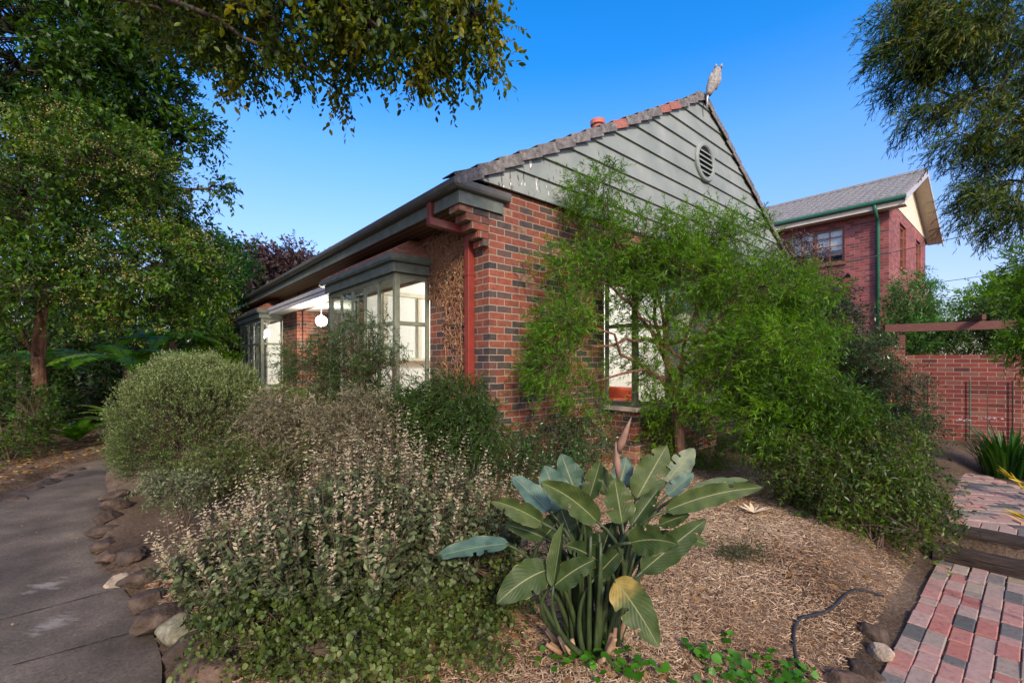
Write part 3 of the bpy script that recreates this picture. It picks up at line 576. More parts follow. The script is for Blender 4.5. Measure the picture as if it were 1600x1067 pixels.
# porch recess
mb.wall('v', 4.15, 4.27, [.12, 1.4], [.5, 2.96], []); mb.wall('v', 7.83, 7.95, [.12, 1.4], [.5, 2.96], []); mb.wall('u', 1.4, 1.52, [4.15, 7.95], [.5, 2.96], [])
for k in range(5):                                       # corbelled bricks carry the eave at the corner
    d = (.08, .16, .25, .33, .43)[k]; mb.box(-d, -.001, .0, .22, 3.01+.086*k+.004, 3.01+.086*(k+1)-.002)
mb.build('wall', M['brick'], house, bevel=.006)
def bay_base(mb, X0, X1, Y0, Y1): mb.box(X0, X1, Y0, Y1, -.2, .93)
mb = MB(); mb.wall('u', .13, .14, [.14, 4.03], [.6, 3.3], [(1.375, 4.0, .95, 2.86)]); mb.wall('v', .13, .14, [.14, 4.95], [.6, 3.3], [(2.2, 4.75, .95, 2.86)])
mb.box(4.95, 5.0, .14, 4.05, .6, 3.3); mb.box(.14, 4.95, 4.03, 4.06, .6, 3.3)
mb.wall('u', .13, .14, [8.0, 13.0], [.6, 3.3], [(9.3, 12.2, .95, 2.86)]); mb.box(4.2, 4.25, 8.0, 13.0, .6, 3.3); mb.box(.14, 4.2, 7.97, 8.0, .6, 3.3); mb.box(.14, 4.2, 13.0, 13.05, .6, 3.3)
mb.build('interior_lining', M['white'], house)
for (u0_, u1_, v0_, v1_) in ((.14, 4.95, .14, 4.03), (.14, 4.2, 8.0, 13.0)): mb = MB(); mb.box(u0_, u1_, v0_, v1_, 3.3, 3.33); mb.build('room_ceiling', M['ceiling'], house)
# a second window inside, seen through the corner panes: cream frame and ledge on the far wall
mb = MB(); mb.box(.5, .58, 3.97, 4.028, 1.75, 2.95); mb.box(1.25, 1.33, 3.97, 4.028, 1.75, 2.95); mb.box(2.0, 2.08, 3.97, 4.028, 1.75, 2.95); mb.box(.5, 2.08, 3.96, 4.028, 2.96, 3.04); mb.box(.45, 2.13, 3.86, 4.028, 1.68, 1.74); mb.build('inner_window_frame', M['cream'], house)
mb = MB(); mb.box(2.6, 3.5, 3.98, 4.028, .62, 2.7); mb.build('inner_door', M['winwood'], house)
# sheer curtain behind the far corner window
mb = MB(); nq = 120; qs = np.linspace(9.42, 12.08, nq); wv = -.36+.03*np.sin(qs*31)+.012*np.sin(qs*77); Vc = []
for q in range(nq): Vc += [(wv[q], qs[q], 1.02), (wv[q], qs[q], 2.78)]
mb.add(Vc, [(2*q, 2*q+2, 2*q+3, 2*q+1) for q in range(40)]+[(2*q, 2*q+2, 2*q+3, 2*q+1) for q in range(74, nq-1)]); mb.build('curtain', M['curtain'], house, smooth=True)
mb = MB(); nq = 60; qs = np.linspace(3.75, 4.62, nq); wv = -.10+.03*np.sin(qs*37)+.012*np.sin(qs*87); Vc = []
for q in range(nq): Vc += [(qs[q], wv[q], 1.02), (qs[q], wv[q], 2.78)]
mb.add(Vc, [(2*q, 2*q+2, 2*q+3, 2*q+1) for q in range(nq-1)]); mb.build('curtain', M['curtain'], house, smooth=True)
mb = MB(); mb.box(.14, 4.95, .14, 4.03, .55, .6); mb.box(.14, 4.2, 8, 13, .55, .6); mb.build('floor', M['floorboards'], house)
mb = MB(); mb.box(.0, 1.4, 4.15, 7.95, .4, .5); mb.build('porch_floor', M['concrete'], house)
mb = MB(); mb.box(-.32, -.002, 4.12, 9.2, 2.97, 3.0); mb.box(.0, 1.4, 4.28, 7.82, 2.963, 3.0); mb.build('porch_ceiling', M['porch_white'], house)
mb = MB(); mb.box(-.385, -.322, 4.08, 9.26, 3.045, 3.13); mb.box(-.37, -.322, 4.08, 9.26, 2.95, 3.035); mb.build('porch_beam', M['beam'], house, bevel=.006)
# narrow sash at the far end
mb = MB(); mb.box(.03, .09, 15.9, 15.96, 1.3, 2.6); mb.box(.03, .09, 16.84, 16.9, 1.3, 2.6); mb.box(.03, .09, 15.96, 16.84, 2.54, 2.6); mb.box(.03, .09, 15.96, 16.84, 1.3, 1.36)
w = mb.build('window', M['porch_white'], house); mb = MB(); mb.box(.055, .06, 15.96, 16.84, 1.36, 2.54); mb.build('pane', M['glass'], w)
mb = MB(); mb.box(.11, .125, 15.9, 16.9, 1.3, 2.6); mb.build('blind', M['dark'], w)

# roof: two tiled slopes with real laps, ridge caps, verge tiles, vent pipe
def tile_slope(u_eave, u_top, z_eave, z_top, v0, v1, mb, rows, pitch=.3):
    sgn = 1 if u_top > u_eave else -1
    nv = int((v1-v0)/pitch*4); vs = np.linspace(v0, v1, nv)
    prof = .022*np.abs(np.sin((vs-v0)/pitch*math.pi))
    for r in range(rows):
        t0, t1 = r/rows, (r+1)/rows+.012
        V = []
        for t, lift in ((t0, .035), (t1, .008)):
            for q in range(nv): V.append((u_eave+(u_top-u_eave)*t, vs[q], z_eave+(z_top-z_eave)*t+lift+prof[q]))
        for q in range(nv): V.append((u_eave+(u_top-u_eave)*t0, vs[q], z_eave+(z_top-z_eave)*t0+prof[q]*.2-.002))
        mb.add(V, [(q, q+1, nv+q+1, nv+q) for q in range(nv-1)]+[(2*nv+q, 2*nv+q+1, q+1, q) for q in range(nv-1)])
mb = MB()
tile_slope(-.50, 5.2, 3.66, 6.80, .14, 18.6, mb, 20); tile_slope(10.9, 5.2, 3.66, 6.80, .14, 18.6, mb, 20)
roof = mb.build('roof', M['tile'], house)
mb = MB()
mb.prism([(-.42, .145, 3.60), (5.2, .145, 6.73), (10.82, .145, 3.60), (10.82, .145, 3.5), (5.2, .145, 6.6), (-.42, .145, 3.5)], (0, 18.3, 0)); mb.build('roof_frame', M['dark'], house)
mb = MB()
for k in range(52): mb.tube([(5.2, .0+k*.355, 6.80), (5.2, .37+k*.355, 6.815)], [.13, .12], 10)
mb.build('ridge_cap', M['tile'], roof, smooth=False)
rs = random.Random(5)
for side in (0, 1):
    nt = 18
    for k in range(nt):
        L_ = 6.5/nt; ang = math.atan(.551); cu, sz = math.cos(ang), math.sin(ang)
        s0 = k*L_; lap = L_+.03
        m = MB(); tilt = .035; h = .135+rs.uniform(-.008, .008); v0 = -.105+rs.uniform(-.008, .008)
        def Q(s, n, v):
            uu = -.52+cu*s-sz*n; zz = 3.645+sz*s+cu*n
            return (uu if side == 0 else 10.4-uu, v, zz)
        # an angled cover tile: front flap and top leg, the lower end riding over the one below
        pr = [Q(s0, .055+tilt, v0), Q(s0+lap, .055, v0), Q(s0+lap, .055-h, v0), Q(s0, .055+tilt-h, v0)]
        m.prism(pr, (0, .018, 0))
        tp = [Q(s0, .055+tilt, v0+.02), Q(s0+lap, .055, v0+.02), Q(s0+lap, .040, v0+.02), Q(s0, .040+tilt, v0+.02)]
        m.prism(tp, (0, .23, 0))
        red = (side == 0 and k in (9, 13, 14) )
        m.build('verge_tile', M['tile_red'] if red else M['tile'], roof, bevel=.006)
mb = MB(); z0 = ROOF(3.3); mb.tube([(3.3, 1.0, z0-.1), (3.3, 1.0, z0+.24), (3.3, 1.0, z0+.25), (3.3, 1.0, z0+.33)], [.10, .10, .135, .135], 16); mb.build('vent_pipe', M['terra'], roof, smooth=False)
# weatherboards, each lapping the one below
mb = MB(); z = 3.75; k = 0
fu = lambda z: (z+.03-3.66)/.551-.5
while z < 6.72:
    z1 = min(z+.285, 6.74); ul0, ul1 = fu(z), fu(z1); ur0, ur1 = 10.4-ul0, 10.4-ul1
    V = [(ul0, -.062, z), (ur0, -.062, z), (ur1, -.030, z1+.001), (ul1, -.030, z1+.001), (ul0, -.028, z), (ur0, -.028, z)]
    mb.add(V, [(0, 1, 2, 3), (4, 5, 1, 0)])
    z = z1; k += 1
mb.add([(fu(3.75)+.02, -.02, 3.752), (10.4-fu(3.75)-.02, -.02, 3.752), (5.2, -.02, 6.74)], [(0, 1, 2)])
mb.build('weatherboard', M['boards'], house)
# round louvre
vent = MB(); n = 36; cu_, cz_ = 5.24, 5.53
for k in range(n):
    a0, a1 = 2*math.pi*k/n, 2*math.pi*(k+1)/n
    P = lambda a, r, v: (cu_+r*math.cos(a), v, cz_+r*math.sin(a))
    ring = [(.285, -.085), (.305, -.105), (.36, -.105), (.375, -.085), (.375, -.035)]
    for q in range(len(ring)-1):
        vent.add([P(a0, *ring[q]), P(a1, *ring[q]), P(a1, *ring[q+1]), P(a0, *ring[q+1])], [(0, 1, 2, 3)])
    vent.add([P(a0, .285, -.085), P(a1, .285, -.085), P(a1, .285, -.066), P(a0, .285, -.066)], [(0, 1, 2, 3)])
vf = vent.build('round_vent', M['boards'], house)
mb = MB(); mb.add([(cu_+.288*math.cos(2*math.pi*k/n), -.065, cz_+.288*math.sin(2*math.pi*k/n)) for k in range(n)], [tuple(range(n))]); mb.build('vent_opening', M['dark'], vf)
for dz in (-.19, -.095, 0, .095, .19):
    hw = math.sqrt(.285**2-dz**2)-.004; m = MB(); m.prism([(cu_-hw, -.066, cz_+dz+.025), (cu_-hw, -.096, cz_+dz-.02), (cu_-hw, -.096, cz_+dz-.03), (cu_-hw, -.066, cz_+dz+.012)], (2*hw, 0, 0)); m.build('louvre', M['boards'], vf)
# eaves
mb = MB(); mb.box(-.425, -.004, .225, 18.9, 3.44, 3.455); mb.box(-.425, -.44, .0, .22, 3.44, 3.455); mb.build('soffit', M['soffit'], house)
mb = MB(); mb.box(-.45, -.426, -.03, 18.95, 3.432, 3.60); mb.box(-.425, .20, -.03, -.002, 3.432, 3.60); mb.build('fascia', M['trim'], house, bevel=.004)
# gutter: quarter round front, mitred round the corner
prof = [(0, 0), (.055, .0), (.085, .012), (.105, .04), (.112, .075), (.112, .098), (.100, .104), (.094, .098), (.0, .098)]
mb = MB(); path = [(-.45, 18.98), (-.45, -.031), (.27, -.031)]
rings = []
for q, (u, v) in enumerate(path):
    ring = []
    for (d, zz) in prof:
        if q == 0: ring.append((u-d, v, 3.578+zz))
        elif q == 1: ring.append((u-d, v-d*.62, 3.578+zz))
        else: ring.append((u, v-d*.62, 3.578+zz))
    rings.append(ring)
n = len(prof); V = sum(rings, [])
mb.add(V, [(q*n+k, q*n+(k+1) % n, (q+1)*n+(k+1) % n, (q+1)*n+k) for q in range(2) for k in range(n)]+[tuple(range(n)), tuple(2*n+k for k in range(n))])
mb.build('gutter', M['gutter'], house)
# square downpipes: outlet, raking piece, drop
def downpipe(v0, v1, far=False):
    m = MB(); s = .045
    if not far:
        m.box(-.50, -.452, v0-s, v0+s, 3.30, 3.577)
        a = np.array([-.505, v0-s, 3.30]); b = np.array([-.10, v1-s, 3.20])
        for (p, q) in ((a, b),):
            m.prism([p, p+[0, 2*s, 0], p+[0, 2*s, .10], p+[0, 0, .10]], q-p)
    m.box(-.10, -.004, v1-s, v1+s, .02, 3.295)
    m.box(-.107, -.002, v1-s-.006, v1+s+.006, 2.70, 2.74)
    return m
downpipe(.56, .33).build('downpipe', M['rust'], house, bevel=.008)
m = MB(); m.box(-.45, -.40, 18.0, 18.09, 3.30, 3.43); m.box(-.45, -.004, 18.0, 18.09, 3.22, 3.31); m.box(-.10, -.004, 18.0, 18.09, .1, 3.22); m.build('downpipe', M['rust'], house, bevel=.006)
m = MB(); m.box(-.43, 0, 17.91, 17.99, 3.2, 3.44); m.build('eave_end_board', M['rust'], house)

# projecting corner windows
def bay(name_map, a0, a1, dep, panes, roof_top, label):
    """a runs along the wall, p outward; name_map turns (a0,a1,p0,p1,z0,z1) into house axes"""
    def bx(m, a_, b_, p, q, z, w, mi=0): m.box(*name_map(a_, b_, p, q, z, w), mi)
    fr = MB(); pw, mw = .075, .034; zb, zt, ztr = 1.0, 2.86, 2.17
    for a in (a0, a1-pw): bx(fr, a, a+pw, dep-pw, dep, zb, zt)
    for a in (a0+.012, a1-.012-.05): bx(fr, a, a+.05, .001, .05, zb, zt)
    bx(fr, a0+pw, a1-pw, dep-.06, dep-.008, zt-.07, zt); bx(fr, a0+pw, a1-pw, dep-.06, dep-.004, zb, zb+.07); bx(fr, a0+pw, a1-pw, dep-.055, dep-.006, ztr-.028, ztr+.028)
    for a in (a0+.012, a1-.012-.05):
        bx(fr, a, a+.05, .05, dep-pw, zt-.07, zt); bx(fr, a, a+.05, .05, dep-pw, zb, zb+.07); bx(fr, a, a+.05, .05, dep-pw, ztr-.028, ztr+.028)
    st = (a1-a0-2*pw)/panes
    for k in range(1, panes):
        c = a0+pw+k*st
        for (z, w) in ((zb+.07, ztr-.028), (ztr+.028, zt-.07)): bx(fr, c-mw/2, c+mw/2, dep-.055, dep-.01, z, w)
    w = fr.build('corner_window', M['bayframe'], house, bevel=.006)
    if label: w['label'] = label
    g = MB()
    bx(g, a0+pw, a1-pw, dep-.034, dep-.030, zb+.07, zt-.07)
    for a in (a0+.034, a1-.038): bx(g, a, a+.004, .05, dep-pw, zb+.07, zt-.07)
    g.build('pane', M['glass'], w)
    m = MB(); bx(m, a0+.03, a1-.03, .002, dep-.03, -.2, .925); m.build('bay_base', M['brick'], w)
    m = MB(); bx(m, a0-.03, a1+.03, .002, dep+.04, .93, .995); m.build('sill', M['cream'], w, bevel=.008)
    m = MB(); bx(m, a0, a1, .002, dep, 2.865, 2.90); bx(m, a0-.05, a1+.05, dep, dep+.05, 2.855, 2.99)
    for a in (a0-.05, a1): bx(m, a, a+.05, .002, dep-.002, 2.855, 2.99)
    m.build('window_fascia', M['trim'], w, bevel=.004)
    m = MB()
    zz = [2.985, 2.992, 3.012, 3.045, 3.075, 3.085]; pp = [.05, .085, .11, .122, .122, .05]
    for k in range(len(zz)-1):
        z, q = zz[k], max(pp[k], pp[k+1]) if k < 4 else .11
        bx(m, a0-q, a1+q, dep+.001, dep+q, z+.001*k, zz[k+1]+.001*k)
        bx(m, a0-q, a0-.002, .002, dep, z+.001*k, zz[k+1]+.001*k); bx(m, a1+.002, a1+q, .002, dep, z+.001*k, zz[k+1]+.001*k)
    m.build('window_gutter', M['trim'], w)
    m = MB(); n = 7; rr = random.Random(int(a0*10))
    for k in range(n):                                    # stepped courses of brown shingles drawing back to the wall
        z = 3.085+(roof_top-3.085)*k/n; back = (dep+.03)*k/n
        bx(m, a0-.09+back*.8, a1+.09-back*.8, .003, dep+.10-back, z+.002, z+(roof_top-3.085)/n*.72+.002)
        bx(m, a0-.05+back*.8, a1+.05-back*.8, .003, dep+.05-back, z+(roof_top-3.085)/n*.72+.003, z+(roof_top-3.085)/n)
    m.build('window_roof', M['shingle'], w, bevel=.006)
LM = lambda a, b, p, q, z, w: (-q, -p, a, b, z, w)
GM = lambda a, b, p, q, z, w: (a, b, -q, -p, z, w)
bay(LM, 1.375, 4.0, .54, 5, 3.43, 'large corner window nearest the red downpipe')
bay(LM, 9.3, 12.2, .54, 5, 3.43, 'far corner window beyond the porch')
bay(GM, 2.2, 4.75, .56, 3, 3.5, 'corner window in the gable wall behind the green tree')

def lamp(name, u, v, z, w, size, color=(1, .93, .82)):
    l = bpy.data.lights.new(name, 'POINT'); l.energy = w; l.shadow_soft_size = size; l.color = color
    o = bpy.data.objects.new(name, l); col.objects.link(o); o.location = tuple(uv2w(u, v, z)); return o
# lit globe under the porch ceiling
m, nt, out = nt_mat('lit_globe'); e = N(nt, 'ShaderNodeEmission'); e.inputs[0].default_value = (1, .93, .80, 1); e.inputs[1].default_value = 14; nt.links.new(e.outputs[0], out.inputs[0]); M['globe'] = m
gp = uv2w(.2, 6.7, 2.63)
t = empty('porch_lamp', gp+[0, 0, .33], 'round white lit globe lamp hanging under the porch ceiling', 'lamp')
mb = MB(); mb.tube([(0, 0, -.33), (0, 0, 0)], .012, 8); mb.tube([(0, 0, -.03), (0, 0, 0)], .05, 12); mb.build('lamp_rod', M['steel'], t)
bm = bmesh.new(); bmesh.ops.create_uvsphere(bm, u_segments=24, v_segments=16, radius=.13); me = bpy.data.meshes.new('lamp_globe'); bm.to_mesh(me); bm.free(); me.materials.append(M['globe'])
for p in me.polygons: p.use_smooth = True
o = bpy.data.objects.new('lamp_globe', me); col.objects.link(o); o.parent = t; o.location = (0, 0, -.33)
o = lamp('porch_light', .05, 6.5, 2.55, 150, .13); 
lamp('room_light', 2.6, 2.2, 3.1, 330, .25, (1, .97, .92)); lamp('room_light', 2.2, 10.5, 3.1, 330, .25, (1, .97, .92))

# furniture seen through the glass
t = empty('armchair', uv2w(2.82, .42, .6), 'orange red armchair seen through the window in the gable wall', 'armchair', rz=ANG)
mb = MB(); mb.box(-.33, .33, -.30, .32, .22, .44); mb.build('seat', M['chair'], t, bevel=.05)
mb = MB(); mb.prism([(-.32, .20, .42), (-.32, .34, .42), (-.32, .42, .92), (-.32, .30, .92)], (.64, 0, 0)); mb.build('backrest', M['chair'], t, bevel=.05)
for s in (-1, 1):
    mb = MB(); mb.box(s*.335, s*.44, -.30, .34, .20, .62); mb.build('armrest', M['chair'], t, bevel=.04)
    for y in (-.26, .28): mb = MB(); mb.tube([(s*.33, y, 0), (s*.34, y, .2)], [.016, .022], 8); mb.build('leg', M['bench'], t)
t = empty('timber_bench', uv2w(.62, 2.05, .6), 'honey coloured timber bench seen through the nearest corner window', 'bench', rz=ANG)
mb = MB(); mb.box(-.22, .22, -.65, .65, .40, .44); mb.build('seat', M['bench'], t, bevel=.01)
mb = MB()
for z in (.80, .97): mb.box(.20, .225, -.59, .59, z, z+.09)
mb.build('backrest', M['bench'], t, bevel=.006)
for y in (-.62, .62):
    mb = MB(); mb.box(.19, .23, y-.025, y+.025, 0, 1.09); mb.build('leg', M['bench'], t); mb = MB(); mb.box(-.21, -.17, y-.025, y+.025, 0, .40); mb.build('leg', M['bench'], t)

# owl decoy on its pole at the gable's peak
ob = uv2w(5.14, -.16, 6.58); t = empty('owl_decoy', ob, 'pale grey horned owl decoy leaning on a thin pole at the gable peak', 'decoy')
mb = MB(); mb.tube([(0, 0, -.1), (.0, 0, .1), (.02, 0, .22)], [.022, .022, .03], 8); mb.build('pole', M['steel'], t, smooth=True)
mb = MB(); pts = []; rad = []
for s, r in ((0, .05), (.05, .065), (.14, .088), (.25, .098), (.34, .092), (.40, .078), (.45, .082), (.50, .08), (.54, .06), (.555, .03)):
    pts.append((.02+s*.34, 0, .17+s*.93)); rad.append(r)
mb.tube(pts, rad, 18); body = mb.build('owl_body', M['owl'], t, smooth=True)
for s in (-1, 1):
    mb = MB(); c = np.array([.02+.53*.34+s*.042, -.02, .17+.53*.96]); mb.tube([c, c+[s*.012+.012, 0, .05], c+[s*.02+.02, 0, .085]], [.036, .022, .003], 7); mb.build('ear_tuft', M['owl'], body, smooth=True)
    mb = MB(); c = np.array([.02+.47*.26+s*.036, +.088, .17+.47*.96]); mb.tube([c, c+[0, .012, 0]], [.022, .018], 10); mb.build('eye', M['dark'], body)
    mb = MB(); c = np.array([.125+s*.075, 0, .45]); mb.tube([c+[.035, -.02, .12], c+[.01, -.01, 0], c+[-.03, 0, -.18]], [.03, .055, .012], 8); mb.build('wing', M['owl'], body, smooth=True)
mb = MB(); c = np.array([.02+.445*.26, +.098, .17+.445*.96]); mb.tube([c, c+[0, .03, -.02]], [.014, .003], 6); mb.build('beak', M['dark'], body)

# dead climber on the brick under the eave
rng = np.random.default_rng(11); A = []; Bv = []
for k in range(760):
    v = rng.uniform(.42, 1.36); z = rng.uniform(2.5, 3.42) if rng.uniform() < .72 else rng.uniform(1.2, 2.6)
    if v > 1.0 and z < 2.6: continue
    u = -.006-abs(rng.normal())*.022; d = np.array([0, rng.normal()*.5, -1+rng.normal()*.7])
    p = np.array([u, v, z])
    for q in range(4):
        d = d+rng.normal(size=3)*[.05, .7, .4]; d[0] = 0; dd = d/np.linalg.norm(d); e = p+dd*rng.uniform(.04, .09); e[0] = -.006-abs(rng.normal())*.025
        e[1] = np.clip(e[1], .40, 1.37); e[2] = min(e[2], 3.43)
        A.append(p); Bv.append(e); p = e
A = np.array(A); Bv = np.array(Bv)
tw = lambda P: C0+P[:, :1]*DG+P[:, 1:2]*DL+P[:, 2:3]*UP
lp = tw(Bv[rng.choice(len(Bv), 700)])
vb = uv2w(-.02, .7, .1)
mainA, mainB = [], []
for v in (.5, .62, .8):
    p = np.array([-.02, v, .1])
    while p[2] < 2.9:
        e = p+[rng.normal()*.004, rng.normal()*.03, .14]; e[0] = -.02; mainA.append(p); mainB.append(e); p = e
mA, mB = tw(np.array(mainA)), tw(np.array(mainB))
lv = leaves(lp, unit(rng.normal(size=(700, 3))-UP), unit(rng.normal(size=(700, 3))), rng.uniform(.02, .045, 700), .5, 'diamond', rng.uniform(0, .8, 700))
o = fmesh('dead_vine', [(*sticks(tw(A), tw(Bv),   .0055, .004), 0), (*sticks(mA, mB, .009, .009, 5), 0), (*lv, 1)], [M['vine'], L['spike']], None, vb)
o.location = tuple(vb); tag(o, 'bare brown dead vine clinging to the brick beside the red downpipe', 'vine')

# ------------------------------------------------------------------ neighbour's house
H2 = np.array([11.28, 13.5, 0.]); nb = empty('neighbour_house', H2, 'two storey pink red brick house with grey tiled gable roof and green downpipe', 'house', rz=ANG)
mb = MB()
mb.wall('u', 0, .2, [0, 13], [-.2, 6.6], [(1.1, 2.73, 4.87, 6.0), (4.6, 6.2, 4.87, 6.0)])
mb.wall('v', 0, .2, [.2, 6.7], [-.2, 6.55], [(1.6, 2.7, 4.75, 6.2), (4.6, 5.6, 4.75, 6.2)])
mb.wall('u', 6.5, 6.7, [.2, 13], [-.2, 6.55], []); mb.wall('v', 12.8, 13, [.2, 6.5], [-.2, 6.55], [])
mb.build('wall', M['brick_far'], nb)
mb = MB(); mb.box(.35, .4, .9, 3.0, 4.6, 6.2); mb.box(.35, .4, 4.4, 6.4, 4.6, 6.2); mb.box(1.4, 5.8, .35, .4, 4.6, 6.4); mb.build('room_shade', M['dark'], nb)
mb = MB(); mb.add([(-.02, -.012, 6.56), (6.72, -.012, 6.56), (3.35, -.012, 8.06)], [(0, 1, 2)]); mb.build('gable_panel', M['cream'], nb)
mb = MB(); tile_slope(-.5, 3.35, 6.46, 8.19, -.45, 13.2, mb, 13, .25); tile_slope(7.2, 3.35, 6.46, 8.19, -.45, 13.2, mb, 13, .25); r2 = mb.build('roof', M['tile_far'], nb)
mb = MB()
for k in range(30): mb.tube([(3.35, -.45+k*.45, 8.20), (3.35, .02+k*.45, 8.21)], [.11, .10], 8)
mb.build('ridge_cap', M['tile_far'], r2)
mb = MB()
for s in (-1, 1):
    uo = 3.35+s*3.85; mb.prism([(uo, -.44, 6.43), (3.35, -.44, 8.155), (3.35, -.44, 8.125), (uo, -.44, 6.40)], (0, .43, 0))
mb.build('verge_soffit', M['cream'], nb)
mb = MB()
for s in (-1, 1):
    uo = 3.35+s*3.87; mb.prism([(uo, -.475, 6.44), (3.35, -.475, 8.18), (3.35, -.475, 8.0), (uo, -.475, 6.27)], (0, .03, 0))
mb.build('barge_board', M['beam'], nb)
mb = MB(); mb.box(-.42, -.40, -.43, 13.1, 6.20, 6.40); mb.box(-.40, -.002, -.42, 13.1, 6.22, 6.235); mb.build('fascia', M['cream'], nb)
mb = MB(); mb.tube([(-.475, -.47, 6.40), (-.475, 13.1, 6.40)], .068, 10); mb.build('gutter', M['greenpaint'], nb)
mb = MB(); mb.tube([(-.46, .25, 6.36), (-.46, .25, 6.22), (-.40, .25, 6.12), (-.12, .25, 6.0), (-.07, .25, 5.9), (-.07, .25, 2.55)], .048, 10); mb.build('downpipe', M['greenpaint'], nb, smooth=True)
def sash(axis_, c, a0, a1, z0, z1, cols, rows):
    m = MB(); B = (lambda a, b, z, w, p=0., q=.07: m.box(c+p, c+q, a, b, z, w)) if axis_ == 'u' else (lambda a, b, z, w, p=0., q=.07: m.box(a, b, c+p, c+q, z, w))
    f = .07
    B(a0, a0+f, z0, z1); B(a1-f, a1, z0, z1); B(a0+f, a1-f, z1-f, z1); B(a0+f, a1-f, z0, z0+f)
    for k in range(1, cols):
        a = a0+(a1-a0)*k/cols; wd = .055 if (cols == 4 and k == 2) else .014; B(a-wd, a+wd, z0+f, z1-f, .012, .058)
    for k in range(1, rows):
        z = z0+(z1-z0)*k/rows; B(a0+f, a1-f, z-.014, z+.014, .02, .05)
    w = m.build('window', M['winwood'], nb)
    m = MB()
    if axis_ == 'u': m.box(c+.03, c+.035, a0+f, a1-f, z0+f, z1-f)
    else: m.box(a0+f, a1-f, c+.03, c+.035, z0+f, z1-f)
    m.build('pane', M['glass'], w)
    m = MB()
    if axis_ == 'u': m.box(c+.10, c+.11, a0+.02, a1-.02, z0+.45, z1)
    else: m.box(a0+.02, a1-.02, c+.10, c+.11, z0+.45, z1)
    m.build('blind', M['porch_white'], w)
    m = MB()
    if axis_ == 'u': m.box(c-.10, c-.002, a0-.06, a1+.06, z0-.08, z0-.004)
    else: m.box(a0-.06, a1+.06, c-.10, c-.002, z0-.08, z0-.004)
    m.build('sill', M['winwood'], w)
sash('u', .04, 1.1, 2.73, 4.87, 6.0, 4, 4); sash('u', .04, 4.6, 6.2, 4.87, 6.0, 4, 4); sash('v', .06, 1.6, 2.7, 4.75, 6.2, 2, 4); sash('v', .06, 4.6, 5.6, 4.75, 6.2, 2, 4)
mb = MB(); mb.tube([(-.01, 1.0, 4.45), (-.09, 1.0, 4.45)], .03, 8); mb.tube([(-.08, 1.0, 4.47), (-.20, .97, 4.36)], [.035, .075], 10); mb.build('security_light', M['dark'], nb)
mb = MB(); mb.prism([(0, -.001, 2.5), (-.34, -.001, 2.22), (-.34, -.001, 2.14), (0, -.001, 2.14)], (0, 9, 0)); mb.build('brick_ledge', M['brick_far'], nb)
mb = MB(); mb.box(-.06, -.003, .35, 1.3, 1.6, 2.05); mb.build('awning', M['teal'], nb)

# neighbour's garden: wall with pier, pergola, paling fence, wire trellis
WD = np.array([.85, -.527, 0]); WA = math.atan2(-.527, .85); W0 = np.array([7.76, 9.6, 0])
gw = empty('garden_wall', W0, 'low red brick garden wall behind the strappy clump at right', 'wall', rz=WA)
mb = MB(); mb.box(.47, 6.5, 0, .23, -.1, 1.80); mb.build('wall_face', M['brick_garden'], gw, bevel=.006)
mb = MB(); mb.box(.0, .46, -.004, .30, -.1, 1.98); mb.build('pier', M['brick_garden'], gw, bevel=.006)
loc = lambda s, n, z: W0+WD*s+np.array([.527, .85, 0])*n+UP*z
pg = empty('pergola', loc(.4, .30, 0), 'red brown stained timber pergola beam on a post over the garden wall', 'pergola', rz=WA)
mb = MB(); mb.box(.0, .13, .10, .23, 0, 2.28); mb.build('post', M['pergola'], pg, bevel=.006)
mb = MB(); mb.box(-.22, 6.2, .02, .09, 2.30, 2.47); mb.box(-.22, -.10, .092, .30, 2.31, 2.46); mb.build('beam', M['pergola'], pg, bevel=.006)
for k in range(4): mb = MB(); mb.box(1.2+k*1.2, 1.26+k*1.2, -.3, 2.2, 2.475, 2.58); mb.build('rafter', M['pergola'], pg, bevel=.004)
mb = MB(); mb.box(5.6, 5.73, .10, .23, 0, 2.28); mb.build('post', M['pergola'], pg, bevel=.006)
fn = empty('paling_fence', loc(-2.1, .05, 0), 'weathered grey paling fence left of the brick garden wall', 'fence', rz=WA); mb = MB()
for k in range(18): mb.box(k*.115, k*.115+.108, 0, .018, 0, 1.72+random.uniform(-.02, .02))
mb.build('palings', M['paling'], fn); mb = MB(); mb.box(0, 2.08, .02, .06, .4, .48); mb.box(0, 2.08, .02, .06, 1.4, 1.48); mb.build('rail', M['paling'], fn)
tr = empty('wire_trellis', loc(.8, -.05, 0), 'thin dark green stake trellis standing against the garden wall', 'trellis', rz=WA)
for k, s in enumerate((0, .62, 1.20)):
    mb = MB(); mb.tube([(s, 0, 0), (s, .0, 1.30)], .011, 6); mb.build('stake', M['greenpaint'] if k == 1 else M['hose'], tr)
for (a_, z_) in ((0, .4), (.62, 1.1)): mb = MB(); mb.tube([(a_, -.014, z_), (1.2, -.014, z_)], .006, 5); mb.build('wire', M['hose'], tr)
# roof far behind the wall
fh = empty('distant_house', (19, 21, 0), 'small pale house with grey tiled roof far behind the pergola', 'house', rz=ANG)
mb = MB(); mb.box(-2, 3, 0, 8, 0, 3.6); mb.build('wall', M['cream'], fh)
mb = MB(); tile_slope(-2.4, .5, 3.6, 5.3, -.3, 8.3, mb, 9, .25); tile_slope(3.4, .5, 3.6, 5.3, -.3, 8.3, mb, 9, .25); mb.build('roof', M['tile_far'], fh)
mb = MB(); mb.add([(-2, -.01, 3.6), (3, -.01, 3.6), (.5, -.01, 5.2)], [(0, 1, 2)]); mb.build('gable_panel', M['cream'], fh)
